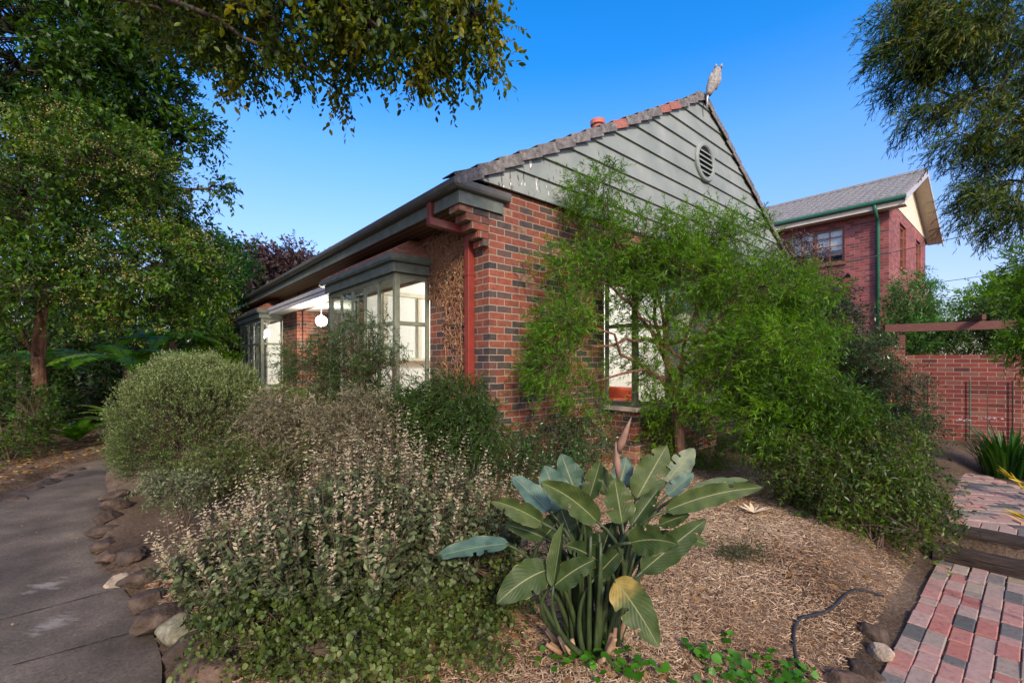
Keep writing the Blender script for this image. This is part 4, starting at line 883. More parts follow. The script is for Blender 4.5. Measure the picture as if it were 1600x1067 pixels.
# overhead cables
def cable(a, b, sag, r, label):
    pts = np.array([a*(1-t)+b*t-UP*sag*4*t*(1-t) for t in np.linspace(0, 1, 30)]); m = MB(); m.tube(pts, r, 6); o = m.build('power_cable', M['cable'], None, True, origin=pts[0]); o.location = tuple(pts[0]); tag(o, label, 'cable', 'overhead cables at right')
cable(at(1740, 305, 13), at(1250, 424, 12), .12, .013, 'upper black cable sagging across the neighbour house wall')
cable(at(1740, 395, 18), at(1380, 452, 17), .1, .013, 'lower black cable behind the pergola shrubs')
#--SPLIT2--
# ------------------------------------------------------------------ planting
E_ = lambda px, py, Y, rx, ry, rz, w=1.: (at(px, py, Y), np.array([rx, ry, rz]), w)
def flowers_fn(size, n_per, asp=1., tm='diamond', frac=.25, cl=.05, upb=.4):
    """flat heads of small blossoms at some of the twig ends"""
    def fn(rng, C, O, E):
        nz_ = np.array([noise.noise(Vector(q*.9)) for q in E[::1]]); cand = np.where(nz_ > .02)[0]; k = min(int(len(E)*frac), len(cand)); P = E[rng.choice(cand, k, replace=False)]
        P = np.repeat(P, n_per, 0)+rng.normal(size=(k*n_per, 3))*np.array([cl, cl, cl*.5])+UP*upb*cl
        return leaves(P, unit(rng.normal(size=P.shape)), unit(UP+rng.normal(size=P.shape)*.5), size*rng.uniform(.6, 1.2, len(P)), asp, tm, np.repeat(rng.uniform(0, 1, k), n_per)*.6+rng.uniform(0, .4, len(P)))
    return fn
def shrub(name, label, cat, seed, base, stems, ell, leafm, n_sub, sub_r, twigs, tl, lpt, ls, asp, tmpl, stem_r=.018, twigm=None, twig_r=.002, lo=.3, extra=None, group=None, legs=True, **kw):
    """several stems from one root, branching to the leaf clusters"""
    rng = np.random.default_rng(seed); base = np.array([base[0], base[1], float(gz(base[0], base[1]))])
    root = empty(name, base, label, cat, group)
    C, O, idx = subclumps(rng, ell, n_sub, lo); C[:, 2] = np.maximum(C[:, 2], gz(C[:, 0], C[:, 1])+.04)
    lv, (A, Bm, E) = foliage(rng, C, O, sub_r, twigs, tl, lpt, ls, asp, tmpl, **kw)
    parts = [(*lv, 0)]; mats = [leafm, twigm or M['twig']]
    if legs:
        mb = MB(); ends = C[rng.choice(len(C), min(stems, len(C)), replace=False)]
        for e in ends:
            b0 = base+np.array([rng.normal()*.05, rng.normal()*.05, -.05]); b0 = b0 if len(ell) < 3 or stems > 12 else base+np.array([rng.normal()*.04, rng.normal()*.04, -.05])
            mid = (b0+e)/2+np.array([rng.normal()*.06, rng.normal()*.06, .12]); mb.tube(bez(b0, mid, e, 8)-base, np.linspace(stem_r, stem_r*.3, 8), 6)
        mb.build('stem', M['bark'] if stem_r > .02 else (twigm or M['twig']), root, smooth=True)
        near = ends[np.argmin(((C[:, None]-ends[None])**2).sum(-1), 1)]
        K = near*.85+base*.15; mid = (K+C)/2+rng.normal(size=C.shape)*sub_r*.2
        parts += [(*sticks(K, mid, stem_r*.35, stem_r*.25, 4), 1), (*sticks(mid, C, stem_r*.25, twig_r, 4), 1)]
    parts += [(*sticks(A, Bm, twig_r, twig_r*.7), 1), (*sticks(Bm, E, twig_r*.7, twig_r*.3), 1)]
    if extra:
        for (em, fn) in extra:
            mats.append(em); parts.append((*fn(rng, C, O, E), len(mats)-1))
    fmesh('foliage', parts, mats, root, base)
    return root

# --- left side trees
tree('flowering_tree', 'broad dark green tree with cream flower heads and a thin brown trunk beside the path', 'tree', 21,
     [at(62, 672, 8.3), at(64, 620, 8.35), at(60, 560, 8.4), at(66, 480, 8.4), at(80, 400, 8.3)], .14,
     [E_(40, 300, 7.4, 1.2, 1.1, .9), E_(150, 260, 8.0, 1.3, 1.2, 1.), E_(60, 440, 7.2, 1.0, 1.0, .75), E_(200, 420, 7.6, 1.3, 1.1, .85), E_(280, 430, 8.3, 1.0, 1.0, .8), E_(-80, 400, 7.6, 1.2, 1.3, 1.3)],
     L['cream_tree'], M['bark_red'], 560, .18, 11, .28, 8, .085, .46, 'diamond', droop=.35, spread=.6, twig_r=.003, fork=[3, 4, 2],
     extra=[(L['cream_flower'], flowers_fn(.024, 22, frac=.16, cl=.06))])
tree('dark_tree', 'tall dark leafed tree filling the upper left corner', 'tree', 22,
     [at(-190, 690, 9.5), at(-185, 500, 9.5), at(-150, 330, 9.4), at(-100, 180, 9.2), at(-40, 60, 9.)], .22,
     [E_(60, 60, 8.5, 1.9, 1.5, 1.5), E_(190, 110, 9, 1.1, 1.3, 1.2), E_(175, 240, 9.4, 1.2, 1.2, 1.2), E_(235, 320, 9.6, .75, 1., .7), E_(300, 205, 9.6, .5, .6, .28, 1.3), E_(325, 295, 9.6, .42, .5, .30, 1.2), E_(250, 20, 9., 1., 1.2, .9), E_(-20, 220, 9, 1.6, 1.4, 1.3), E_(290, 390, 9.8, .8, .9, .5)],
     L['dark_tree'], M['bark'], 820, .21, 10, .28, 7, .115, .48, 'diamond', droop=.3, spread=.6, fork=[4, 3, 2], limb_r=.09)
rng = np.random.default_rng(5)
tree('overhanging_tree', 'tree whose leafy boughs reach across the top of the view against the sky', 'tree', 23,
     [np.array([-5.6, 2.2, 0]), np.array([-5.5, 2.5, 2.]), np.array([-5.0, 2.9, 3.6]), np.array([-4.2, 3.3, 4.6]), np.array([-3.4, 3.6, 5.2])], .17,
     [E_(350, 40, 4.3, .55, .6, .42, 1.), E_(400, 100, 4.4, .35, .5, .22, 1.1), E_(470, 30, 4.1, .5, .6, .42), E_(540, 75, 4.2, .35, .5, .30, 1.0), E_(600, 20, 3.9, .5, .6, .36), E_(690, 20, 3.8, .42, .5, .36), E_(690, 110, 4.0, .17, .3, .27, 1.7), E_(745, 30, 3.9, .20, .4, .33, 1.2), E_(640, 85, 4.0, .16, .3, .13, 1.3), E_(520, 135, 4.2, .13, .2, .10, 1.2), E_(440, -60, 4., 1., .8, .4), E_(640, -70, 3.9, .9, .8, .4), E_(300, -20, 4.5, .7, .8, .5)],
     L['overhang'], M['bark'], 520, .11, 7, .17, 8, .058, .52, 'oval', droop=.7, spread=.55, out=.35, fork=[4, 3], limb_r=.035, twig_r=.0016, rnd=.55, vspread=.7)
tree('pale_green_tree', 'fresh mid green tree rising behind the dark trees left of the house', 'tree', 24,
     [at(335, 640, 13.5), at(336, 540, 13.5), at(335, 470, 13.5)], .12,
     [E_(335, 400, 13.5, .9, .9, .75), E_(310, 460, 13.5, .8, .8, .9), E_(350, 440, 13.7, .5, .7, .7)], L['mid_tree'], M['bark'], 170, .24, 9, .32, 6, .12, .5, 'diamond', droop=.3)
tree('purple_leaf_tree', 'dark purple leafed tree standing far behind the roof', 'tree', 25,
     [np.array([-11.5, 27, 0]), np.array([-11.5, 27, 2.5]), np.array([-11.6, 27, 5])], .25,
     [E_(420, 425, 26, 2.0, 1.8, 1.5), E_(380, 455, 26.5, 1.8, 1.5, 1.6), E_(455, 410, 26, 1.1, 1.2, .8), E_(360, 480, 27, 1.2, 1.2, 1.8), E_(480, 440, 26, 1., 1.2, 1.2)], L['purple'], M['bark'], 330, .45, 10, .6, 6, .22, .5, 'diamond', droop=.2, twig_r=.01, limb_r=.08)
# dense planting far behind the ferns and round the site
def hedge(label, seed, ell, base, leafm=None, n=220, ls=.13, name='background_shrub', group='dense shrubs in the background'):
    return shrub(name, label, 'shrub', seed, base, 6, ell, leafm or L['backdrop'], n, .3, 9, .32, 6, ls, .5, 'diamond', stem_r=.03, droop=.3, group=group)
hedge('dark shrub mass far left behind the tree trunk', 31, [E_(-60, 610, 11, 1.5, 1., 1.5), E_(40, 640, 11.5, 1.2, .9, 1.2), E_(30, 520, 11.8, 1.5, 1., 1.3)], at(0, 690, 11.4)[:2])
hedge('dark shrub mass behind the fern fronds at the path bend', 32, [E_(140, 600, 12.5, 1.5, 1., 1.5), E_(230, 610, 12.8, 1.3, 1., 1.4), E_(180, 520, 12.8, 1.7, 1., 1.3)], at(180, 670, 12.6)[:2])
hedge('tall dark hedge mass closing the view at far left', 36, [(np.array([-19., 15, 1.6]), np.array([2.5, 1., 1.8]), 1.), (np.array([-14.5, 16, 1.6]), np.array([2.5, 1., 1.8]), 1.), (np.array([-16.5, 15.5, 3.6]), np.array([3.5, 1., 1.4]), 1.)], (-16.5, 15.5), n=420, ls=.2)
hedge('dark hedge mass behind the far end of the house', 37, [(np.array([-10.5, 19, 1.8]), np.array([2.2, 1., 1.9]), 1.), (np.array([-13.5, 19, 2.2]), np.array([2.2, 1., 2.2]), 1.)], (-11.5, 19), n=320, ls=.2)
hedge('dark shrub between the round bush and the end of the house', 33, [E_(300, 600, 14.5, 1.3, 1., 1.4), E_(340, 560, 17, 1.1, 1., 1.6), E_(270, 530, 14.8, 1.3, 1., 1.4)], at(300, 655, 14.6)[:2])
shrub('leafy_shrub', 'bright green leafy shrub at the far end of the house', 'shrub', 34, at(325, 640, 11.5)[:2], 7, [E_(335, 560, 11.3, .55, .5, .55), E_(310, 590, 11.2, .5, .5, .5), E_(345, 530, 11.5, .3, .4, .45)], L['lime'], 110, .17, 7, .2, 6, .085, .55, 'diamond', droop=.4)
shrub('leafy_shrub', 'dark glossy shrub at the left edge in front of the trunk', 'shrub', 35, at(15, 715, 7.4)[:2], 9, [E_(10, 650, 7.2, .75, .6, .5), E_(-50, 600, 7.3, .8, .6, .7)], L['dark_tree'], 170, .16, 8, .2, 6, .06, .5, 'diamond', droop=.4)

# --- ferns
def fern(label, seed, base, crown_z, nf, ln, up, droop, trunk_r=None, group=None, name='tree_fern', width=.17):
    rng = np.random.default_rng(seed); base = np.array([base[0], base[1], float(gz(base[0], base[1]))]); root = empty(name, base, label, 'fern', group)
    if trunk_r:
        m = MB(); m.tube([(0, 0, -.05), (.02, 0, crown_z*.5), (0, .02, crown_z)], [trunk_r*1.2, trunk_r, trunk_r*.9], 10); m.build('trunk', M['bark'], root)
    for q in range(nf):
        a = 2*math.pi*q/nf+rng.normal()*.18; l = ln*rng.uniform(.75, 1.1); e0 = up+rng.normal()*.15; n = 26
        t = np.linspace(0, 1, n); h = np.array([math.cos(a), math.sin(a), 0])
        ang = e0-(e0+droop)*t**1.3; st = l/n
        pts = np.cumsum(np.concatenate([[[0, 0, crown_z]], (np.cos(ang)[:, None]*h+np.sin(ang)[:, None]*UP)*st]), 0)[:n]
        tan = unit(np.gradient(pts, axis=0)); side = unit(np.cross(tan, UP)); nm = np.cross(side, tan)
        P, Dd, Nn, S = [], [], [], []
        w = width*ln*np.sin(np.pi*np.clip(t*.93+.06, 0, 1))**.7
        idx = np.repeat(np.arange(2, n), 2)
        for sgn in (-1, 1):
            for off in (0, .5):
                p = pts[2:]+tan[2:]*st*off; P.append(p); Dd.append(unit(side[2:]*sgn+tan[2:]*.35-UP*.15+rng.normal(size=p.shape)*.06)); Nn.append(nm[2:]+rng.normal(size=p.shape)*.1); S.append(w[2:]*rng.uniform(.85, 1.1, len(p)))
        P = np.concatenate(P); lv = leaves(P, np.concatenate(Dd), unit(np.concatenate(Nn)), np.concatenate(S), np.clip(.018*ln/np.maximum(np.concatenate(S), .02)*1.1, .08, .5), 'blade', np.clip(rng.uniform(.15, .9)+rng.normal(size=len(P))*.12, 0, 1))
        fmesh('frond', [(*lv, 0), (*sticks(pts[:-1], pts[1:], .006*ln, .005*ln), 1)], [L['fern'], M['twig']], root)
    return root
fern('tall tree fern spreading its fronds left of the round bush', 41, at(200, 690, 9.3)[:2], 1.55, 17, 1.7, .5, .7, .11)
fern('tree fern with arching fronds behind the thin brown trunk', 42, at(35, 690, 9.4)[:2], 1.55, 16, 1.6, .45, .75, .11)
fern('tree fern near the far end of the house', 43, at(268, 660, 11)[:2], 2.05, 15, 1.7, .5, .7, .11)
fern('low upright fern clump beside the path bend', 44, at(205, 705, 8.8)[:2], .05, 20, 1.15, 1.15, .2, None, None, 'ground_fern', .12)
fern('low fern clump right of the thin brown trunk', 45, at(120, 700, 8.9)[:2], .05, 18, .95, 1.0, .4, None, None, 'ground_fern', .12)

# --- round grey green bush
def ball_bush():
    rng = np.random.default_rng(51); b = at(298, 788, 5.3); base = np.array([b[0], b[1], float(gz(b[0], b[1]))]); root = empty('round_bush', base, 'large rounded grey green bush beside the concrete path', 'bush')
    n = 9500; d = unit(rng.normal(size=(n, 3))); d[:, 2] = np.where(d[:, 2] < -.55, -d[:, 2], d[:, 2])
    lump = np.array([noise.noise(Vector(q*2.6)) for q in d])*.17+np.array([noise.noise(Vector(q*7+np.array([5., 0, 0]))) for q in d])*.07
    r = (1+lump)*rng.uniform(.74, 1.0, n)**.5; c = base+[0, .1, .76]
    P = c+d*r[:, None]*np.array([.80, .82, .83])*.97
    D = unit(d*.8+UP*.45+rng.normal(size=(n, 3))*.35); k = 11; ts = np.linspace(0, 1, k); TL = rng.uniform(.08, .17, n)
    pos = (P[:, None]+D[:, None]*(TL[:, None]*ts[None])[..., None]).reshape(-1, 3); tan = np.repeat(D, k, 0)
    perp = unit(np.cross(tan, rng.normal(size=tan.shape))); Ld = unit(tan*.55+perp*.8)
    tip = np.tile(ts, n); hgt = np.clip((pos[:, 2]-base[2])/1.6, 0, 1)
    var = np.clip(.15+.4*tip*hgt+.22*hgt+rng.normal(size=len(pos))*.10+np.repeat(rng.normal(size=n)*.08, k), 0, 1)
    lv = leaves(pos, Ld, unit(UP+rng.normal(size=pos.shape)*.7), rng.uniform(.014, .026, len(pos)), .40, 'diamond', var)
    cen = base+[0, .1, .35]; mid = cen+(P-cen)*.45+rng.normal(size=P.shape)*.03; s = rng.choice(n, 900, replace=False)
    fmesh('foliage', [(*lv, 0), (*sticks(P, P+D*TL[:, None], .0013, .0007), 1), (*sticks(mid[s], P[s], .004, .002), 1)], [L['westringia'], M['twig']], root, base)
    m = MB()
    for q in range(14):
        e = mid[s[q*20]]-base; m.tube(bez(np.array([rng.normal()*.05, rng.normal()*.05, -.05]), e*.5+[0, 0, .05], e, 7), np.linspace(.022, .01, 7), 6)
    m.build('stem', M['twig'], root, smooth=True)
ball_bush()

# --- the feathery tree in front of the gable
tb = at(1065, 725, 6.15); tb[2] = float(gz(tb[0], tb[1]))-.03
tree('feathery_tree', 'bright green fine leafed tree with a short forked trunk in front of the gable window', 'tree', 61,
     [tb, at(1062, 690, 6.15), at(1058, 640, 6.15), at(1050, 590, 6.1), at(1035, 540, 6.1)], .085,
     [E_(930, 310, 6.0, .42, .5, .34, .9), E_(1000, 370, 5.9, .75, .6, .36), E_(1120, 375, 6.1, .7, .6, .30), E_(1060, 430, 5.8, .85, .6, .32, .9), E_(1180, 450, 6.0, .75, .6, .42, 1.3),
      E_(880, 500, 5.2, .34, .4, .30, 1.3), E_(860, 570, 5.2, .30, .35, .22, 1.1), E_(905, 610, 5.2, .24, .35, .25), E_(1190, 550, 5.6, .65, .6, .42, 1.3), E_(1255, 540, 5.9, .40, .5, .42), E_(1140, 570, 5.9, .4, .4, .35, .6), E_(1190, 640, 5.4, .55, .5, .25, 1.1), E_(900, 420, 5.6, .45, .4, .28, .9), E_(1030, 540, 5.9, .6, .3, .5, .6), E_(1060, 620, 5.8, .38, .25, .25, .9), E_(1110, 610, 5.9, .35, .3, .35, .6), E_(985, 470, 5.8, .4, .3, .22, .6), E_(1260, 455, 6.4, .4, .5, .22)],
     L['feather'], M['bark_red'], 930, .11, 10, .24, 13, .056, .18, 'blade', twigm=M['twig'], twig_r=.0014, droop=.14, out=.45, spread=.5, wind=(-.28, 0, .04), rnd=.6, up=.5, limb_r=.028, fork=[4, 3, 2], vspread=.65)
m = MB(); base = tb
rng = np.random.default_rng(8)
# --- dark feathery shrubs around the house corner
KW = dict(droop=.18, spread=.5, out=.5, wind=(-.22, 0, .03), rnd=.6)
shrub('feathery_shrub', 'dark green soft feathery shrub hiding the foot of the house corner', 'shrub', 62, at(705, 760, 4.5)[:2], 8,
      [E_(705, 630, 4.5, .40, .4, .25), E_(690, 690, 4.4, .5, .4, .28), E_(640, 650, 4.5, .3, .3, .25), E_(745, 670, 4.3, .22, .3, .22)], L['feather_dark'], 420, .11, 9, .18, 14, .042, .20, 'blade', twig_r=.0011, **KW)
shrub('feathery_shrub', 'wispy dark shrub leaning across the lower panes of the nearest window', 'shrub', 63, at(565, 740, 4.9)[:2], 7,
      [E_(560, 540, 4.8, .38, .35, .30), E_(510, 570, 4.8, .40, .3, .25), E_(600, 580, 4.8, .25, .3, .28), E_(470, 560, 4.9, .22, .3, .12), E_(540, 610, 4.8, .45, .3, .2)], L['feather_dark'], 190, .10, 8, .18, 13, .040, .16, 'blade', twig_r=.0013, **KW)
shrub('feathery_shrub', 'grey brown wispy shrub below the nearest window', 'shrub', 64, at(505, 775, 4.2)[:2], 9,
      [E_(500, 675, 4.2, .42, .35, .25), E_(570, 660, 4.2, .30, .3, .22), E_(440, 650, 4.4, .3, .3, .2), E_(560, 690, 4.0, .35, .3, .2)], L['feather_grey'], 340, .10, 8, .16, 14, .034, .22, 'blade', twig_r=.0012, **KW)
shrub('leafy_shrub', 'fresh green low shrub under the porch', 'shrub', 65, at(430, 690, 7.6)[:2], 8, [E_(430, 635, 7.4, .55, .4, .3), E_(390, 650, 7.2, .35, .3, .25), E_(470, 650, 7.4, .4, .4, .3)], L['lime'], 110, .14, 7, .18, 7, .05, .4, 'diamond', droop=.4)
# strap leaved clump (pale variegated blades) below the porch
def strap_clump(name, label, seed, bx, by, n, ln, wd, mat, lean=.6, rad=.15):
    rng = np.random.default_rng(seed); base = np.array([bx, by, float(gz(bx, by))]); root = empty(name, base, label, 'plant'); parts = []
    A = []
    for q in range(n):
        a = rng.uniform(0, 2*math.pi); l = ln*rng.uniform(.6, 1.1); le = lean*rng.uniform(.25, 1.2); h = np.array([math.cos(a), math.sin(a), 0]); k = 8
        t = np.linspace(0, 1, k); ang = math.pi/2-le*.45-le*1.3*t**1.6
        st = l/k; p0 = h*rng.uniform(0, rad)*[1, 1, 0]
        pts = p0+np.cumsum(np.concatenate([[[0, 0, 0.]], (np.cos(ang)[:, None]*h+np.sin(ang)[:, None]*UP)*st]), 0)[:k]
        sd = np.array([-h[1], h[0], 0])+rng.normal(size=3)*.1; w = wd*np.array([.8, 1, 1, 1, .95, .8, .55, .06])
        V = np.stack([pts-sd*w[:, None]/2+UP*w[:, None]*.2, pts, pts+sd*w[:, None]/2+UP*w[:, None]*.2], 1).reshape(-1, 3)
        T = []
        for j in range(k-1):
            for c in (0, 1):
                i0 = j*3+c; T += [(i0, i0+1, i0+4), (i0, i0+4, i0+3)]
        parts.append((V, np.array(T), np.full(len(V), rng.uniform(0, 1)), 0))
    fmesh('leaf_blades', parts, [mat], root, smooth=True); return root, base
strap_clump('strappy_plant', 'pale edged strap leaf plant tucked behind the silvery shrub', 66, *at(410, 690, 5.8)[:2], 46, .55, .03, L['silver'], 1.1)
strap_clump('strappy_plant', 'dark sword leaf clump at the foot of the house corner', 67, *at(745, 750, 4.9)[:2], 60, .55, .028, L['glossy'], .7)
rt, ab = strap_clump('agapanthus_clump', 'green strappy clump with two white flowers before the garden wall', 68, *at(1575, 735, 6.7)[:2], 230, .85, .030, L['strap'], .8, .28)
for (px, py) in ((1503, 656), (1544, 653)):
    p = at(px, py, 6.9)-ab; m = MB(); m.tube(bez(np.array([0, 0, 0.]), np.array([p[0]*.6, p[1]*.6, p[2]*.7]), p, 8), .006, 6); st = m.build('flower_stalk', M['bop_stalk'], rt)
    rng = np.random.default_rng(px); P = p+rng.normal(size=(26, 3))*[.05, .05, .012]; lv = leaves(P, unit(rng.normal(size=(26, 3))*[1, 1, .3]), unit(UP+rng.normal(size=(26, 3))*.3), .045, .4, 'diamond', rng.uniform(0, 1, 26)); fmesh('flower', [(*lv, 0)], [L['petal']], rt)
for (px, py) in ((1543, 600), (1596, 610)):
    p = at(px, py, 6.8)-ab; m = MB(); m.tube([(p[0]+.02, p[1], 0), (p[0], p[1], p[2]*.6), p], .005, 6); m.build('dry_stalk', M['bop_dead'], rt)

# --- silvery shrub in the foreground: leafy below, dry flower spikes above
def silver_shrub():
    rng = np.random.default_rng(71); b = np.array([-1.0, 2.95]); base = np.array([b[0], b[1], float(gz(*b))]); root = empty('silver_shrub', base, 'sprawling silvery shrub with pale dry flower spikes in the foreground', 'shrub')
    n = 430; ang = rng.uniform(0, 2*math.pi, n); rr = np.sqrt(rng.uniform(0, 1, n)); gx_ = base[0]+np.cos(ang)*rr*1.0; gy_ = base[1]+np.sin(ang)*rr*.72
    ht = (1.0-.34*rr**2)*rng.uniform(.68, 1.06, n)*np.interp(gx_, [-2.1, -1.55, -1.1, -.2, .2], [.55, .82, 1.0, 1.0, .75])
    st0 = np.stack([base[0]+(gx_-base[0])*.55, base[1]+(gy_-base[1])*.55, gz(gx_, gy_)], 1)
    top = np.stack([gx_+(gx_-base[0])*.14+rng.normal(size=n)*.05, gy_+(gy_-base[1])*.14+rng.normal(size=n)*.05, gz(gx_, gy_)+ht], 1)
    ctl = (st0+top)/2+np.stack([(gx_-base[0])*.2, (gy_-base[1])*.2, np.full(n, -.02)], 1)
    t = np.linspace(0, 1, 9)[None, :, None]; path = (1-t)**2*st0[:, None]+2*t*(1-t)*ctl[:, None]+t*t*top[:, None]
    parts = [(*sticks(path[:, :-1].reshape(-1, 3), path[:, 1:].reshape(-1, 3), .0032, .0026), 1)]
    bez2 = lambda t: (1-t)**2*st0[:, None]+2*t*(1-t)*ctl[:, None]+t*t*top[:, None]
    # leaves in pairs up the stem
    k = 16; ts = np.linspace(.2, .84, k)[None, :, None]+rng.normal(size=(n, k, 1))*.015; P = bez2(ts); tan = unit(bez2(ts+.02)-P)
    for s in (-1, 1):
        side = unit(np.cross(tan, rng.normal(size=tan.shape))); side = side*s
        Ld = unit(side*.9+tan*.35+UP*.05).reshape(-1, 3); hh = np.clip((P[..., 2]-base[2])/1.0, 0, 1).reshape(-1)
        var = np.clip(.2+.35*hh+rng.normal(size=len(Ld))*.2, 0, 1)
        parts.append((*leaves(P.reshape(-1, 3), Ld, unit(UP+rng.normal(size=Ld.shape)*.5), rng.uniform(.034, .06, len(Ld)), .64, 'oval', var), 0))
        # side shoots
        sel = rng.uniform(size=(n, k)) < .26; A = P[sel]; d = unit(side[sel]*.7+tan[sel]*.6+UP*.3); ln = rng.uniform(.08, .2, len(A)); B = A+d*ln[:, None]
        parts.append((*sticks(A, B, .002, .0012), 1))
        for f in (.35, .55, .75, .9, 1.):
            q = A+d*(ln*f)[:, None]; Ld = unit(rng.normal(size=q.shape)+d*.7); parts.append((*leaves(q, Ld, unit(UP+rng.normal(size=q.shape)*.5), rng.uniform(.02, .036, len(q)), .62, 'oval', np.clip(.35+rng.normal(size=len(q))*.22, 0, 1)), 0))
    # dry whorled spikes at the tips of most stems
    nzv = np.array([noise.noise(Vector((a*3.2, b*3.2, 5))) for a, b in zip(gx_, gy_)]); sel = np.where(rng.uniform(size=n) < np.clip(.55+1.3*nzv, .08, .95))[0]; k2 = 17
    d = unit(top-bez2(np.array([[[.9]]]))[:, 0]); d = unit(d+UP*.9+rng.normal(size=d.shape)*.2)*rng.uniform(.5, 1.25, n)[:, None]
    for q in range(k2):
        f = q/(k2-1); c = bez2(np.array([[[.80]]]))[sel, 0]*(1-f)+(top[sel]+d[sel]*.22)*f
        for w in range(5):
            a = rng.normal(size=c.shape); dn = unit(d[sel]); a = unit(a-(a*dn).sum(1)[:, None]*dn); Ld = unit(a+dn*.5)
            keep = rng.uniform(size=len(c)) < .62
            parts.append((*leaves(c[keep]+a[keep]*.003, Ld[keep], unit(d[sel]+rng.normal(size=c.shape)*.3)[keep], (.031*(1.12-f*.6)*rng.uniform(.45, 1.3, len(c)))[keep], .5, 'diamond', np.clip(.2+.6*f*rng.uniform(.5, 1.2, len(c))+rng.normal(size=len(c))*.15, 0, 1)[keep]), 2))
    fmesh('foliage', parts, [L['silver'], M['twig'], L['spike']], root, base)
silver_shrub()
shrub('round_leaf_shrub', 'low green round leafed shrub at the front edge by the rocks', 'shrub', 72, (-.95, 2.30), 14,
      [(np.array([-1.15, 2.35, .22]), np.array([.5, .3, .20]), 1.), (np.array([-.75, 2.25, .22]), np.array([.45, .28, .18]), 1.), (np.array([-.35, 2.35, .20]), np.array([.33, .25, .16]), 1.), (np.array([-1.35, 2.75, .2]), np.array([.35, .35, .24]), .8), (np.array([-.15, 2.75, .3]), np.array([.3, .35, .3]), .8)],
      L['roundleaf'], 340, .075, 6, .15, 11, .025, .82, 'oval', stem_r=.006, twig_r=.0013, droop=.25, out=.5, lo=.1)
shrub('silver_leaf_plant', 'small silvery blue plant between the round bush and the rocks', 'plant', 73, at(285, 800, 3.9)[:2], 10, [E_(285, 762, 3.9, .27, .22, .10), E_(250, 755, 4.0, .15, .15, .08)], L['silver'], 80, .06, 6, .11, 10, .026, .4, 'diamond', stem_r=.005, droop=.1, vspread=.3)
shrub('leafy_shrub', 'dull green spreading shrub behind the silvery foreground shrub', 'shrub', 74, at(400, 790, 4.3)[:2], 10, [E_(390, 720, 4.4, .55, .4, .25), E_(480, 720, 4.2, .5, .4, .25), E_(340, 740, 4.5, .3, .3, .2)], L['roundleaf'], 240, .10, 7, .15, 9, .03, .5, 'diamond', stem_r=.008, droop=.3)
shrub('leafy_shrub', 'dark leafed shrub against the brick between the corner and the gable window', 'shrub', 75, at(870, 745, 5.6)[:2], 9, [E_(860, 690, 5.4, .45, .25, .35), E_(920, 680, 5.7, .35, .25, .4), E_(810, 715, 5.1, .3, .25, .25)], L['glossy'], 150, .11, 7, .17, 8, .045, .38, 'diamond', stem_r=.010, droop=.35)
shrub('leafy_shrub', 'bright lime shrub at the foot of the feathery tree trunk', 'shrub', 76, at(1045, 735, 6.45)[:2], 9, [E_(1035, 680, 6.4, .3, .2, .4), E_(1100, 700, 6.5, .35, .25, .35), E_(1020, 630, 6.35, .2, .2, .3)], L['lime'], 130, .10, 6, .16, 8, .042, .42, 'diamond', stem_r=.010, droop=.35)

# --- shrubs on the right of the bed
shrub('dense_shrub', 'tall dark glossy shrub between the feathery tree and the paling fence', 'shrub', 77, at(1290, 700, 7.2)[:2], 9, [E_(1280, 500, 7.4, .6, .5, .55), E_(1310, 590, 7.0, .6, .5, .5), E_(1240, 470, 7.8, .5, .5, .4), E_(1330, 640, 6.8, .5, .5, .5), E_(1250, 640, 7.0, .6, .5, .5)], L['glossy'], 420, .15, 8, .22, 8, .055, .42, 'diamond', stem_r=.022, droop=.35)
shrub('dense_shrub', 'bluish dark shrub in front of the left end of the garden wall', 'shrub', 78, at(1400, 715, 6.6)[:2], 9, [E_(1390, 610, 6.6, .42, .4, .42), E_(1420, 670, 6.4, .36, .4, .36), E_(1350, 560, 6.8, .35, .4, .35), E_(1380, 690, 6.2, .4, .4, .3)], L['glossy'], 330, .12, 8, .18, 9, .036, .42, 'diamond', stem_r=.016, droop=.4)
shrub('dense_shrub', 'leafy low shrub with bare twigs spilling to the sleeper steps', 'shrub', 79, at(1360, 850, 4.25)[:2], 20, [E_(1340, 760, 4.5, .55, .45, .30), E_(1400, 770, 4.4, .42, .4, .32), E_(1270, 730, 4.8, .5, .4, .28), E_(1420, 815, 4.2, .16, .25, .10, .7), E_(1330, 810, 4.3, .28, .3, .08, .7), E_(1370, 690, 4.9, .45, .4, .3)], L['hedge_green'], 420, .11, 7, .17, 9, .046, .38, 'diamond', stem_r=.009, droop=.4, vspread=.7)
shrub('feathery_shrub', 'soft deep green drooping shrub right of the feathery tree', 'shrub', 80, at(1230, 760, 5.3)[:2], 8, [E_(1240, 620, 5.2, .42, .4, .33), E_(1300, 645, 5.1, .36, .4, .27), E_(1200, 680, 5.1, .3, .3, .18)], L['feather_mid'], 300, .12, 9, .2, 14, .046, .2, 'blade', twig_r=.0012, **KW)
shrub('tall_shrub', 'tall light green bamboo like shrub rising behind the pergola', 'shrub', 81, at(1435, 600, 11)[:2], 8, [E_(1425, 470, 11, .5, .5, .8), E_(1410, 520, 10.9, .5, .5, .5), E_(1450, 510, 11.2, .7, .5, .6)], L['mid_tree'], 200, .16, 8, .28, 8, .085, .3, 'diamond', stem_r=.018, droop=.5)
shrub('tall_shrub', 'dark leafy shrub behind the garden wall under the pergola beam', 'shrub', 82, at(1500, 600, 11)[:2], 8, [E_(1480, 540, 11, .9, .5, .6), E_(1540, 520, 10.8, .9, .5, .7), E_(1600, 500, 10.6, .9, .5, .8)], L['feather_dark'], 260, .18, 8, .26, 8, .08, .4, 'diamond', stem_r=.02, droop=.4)
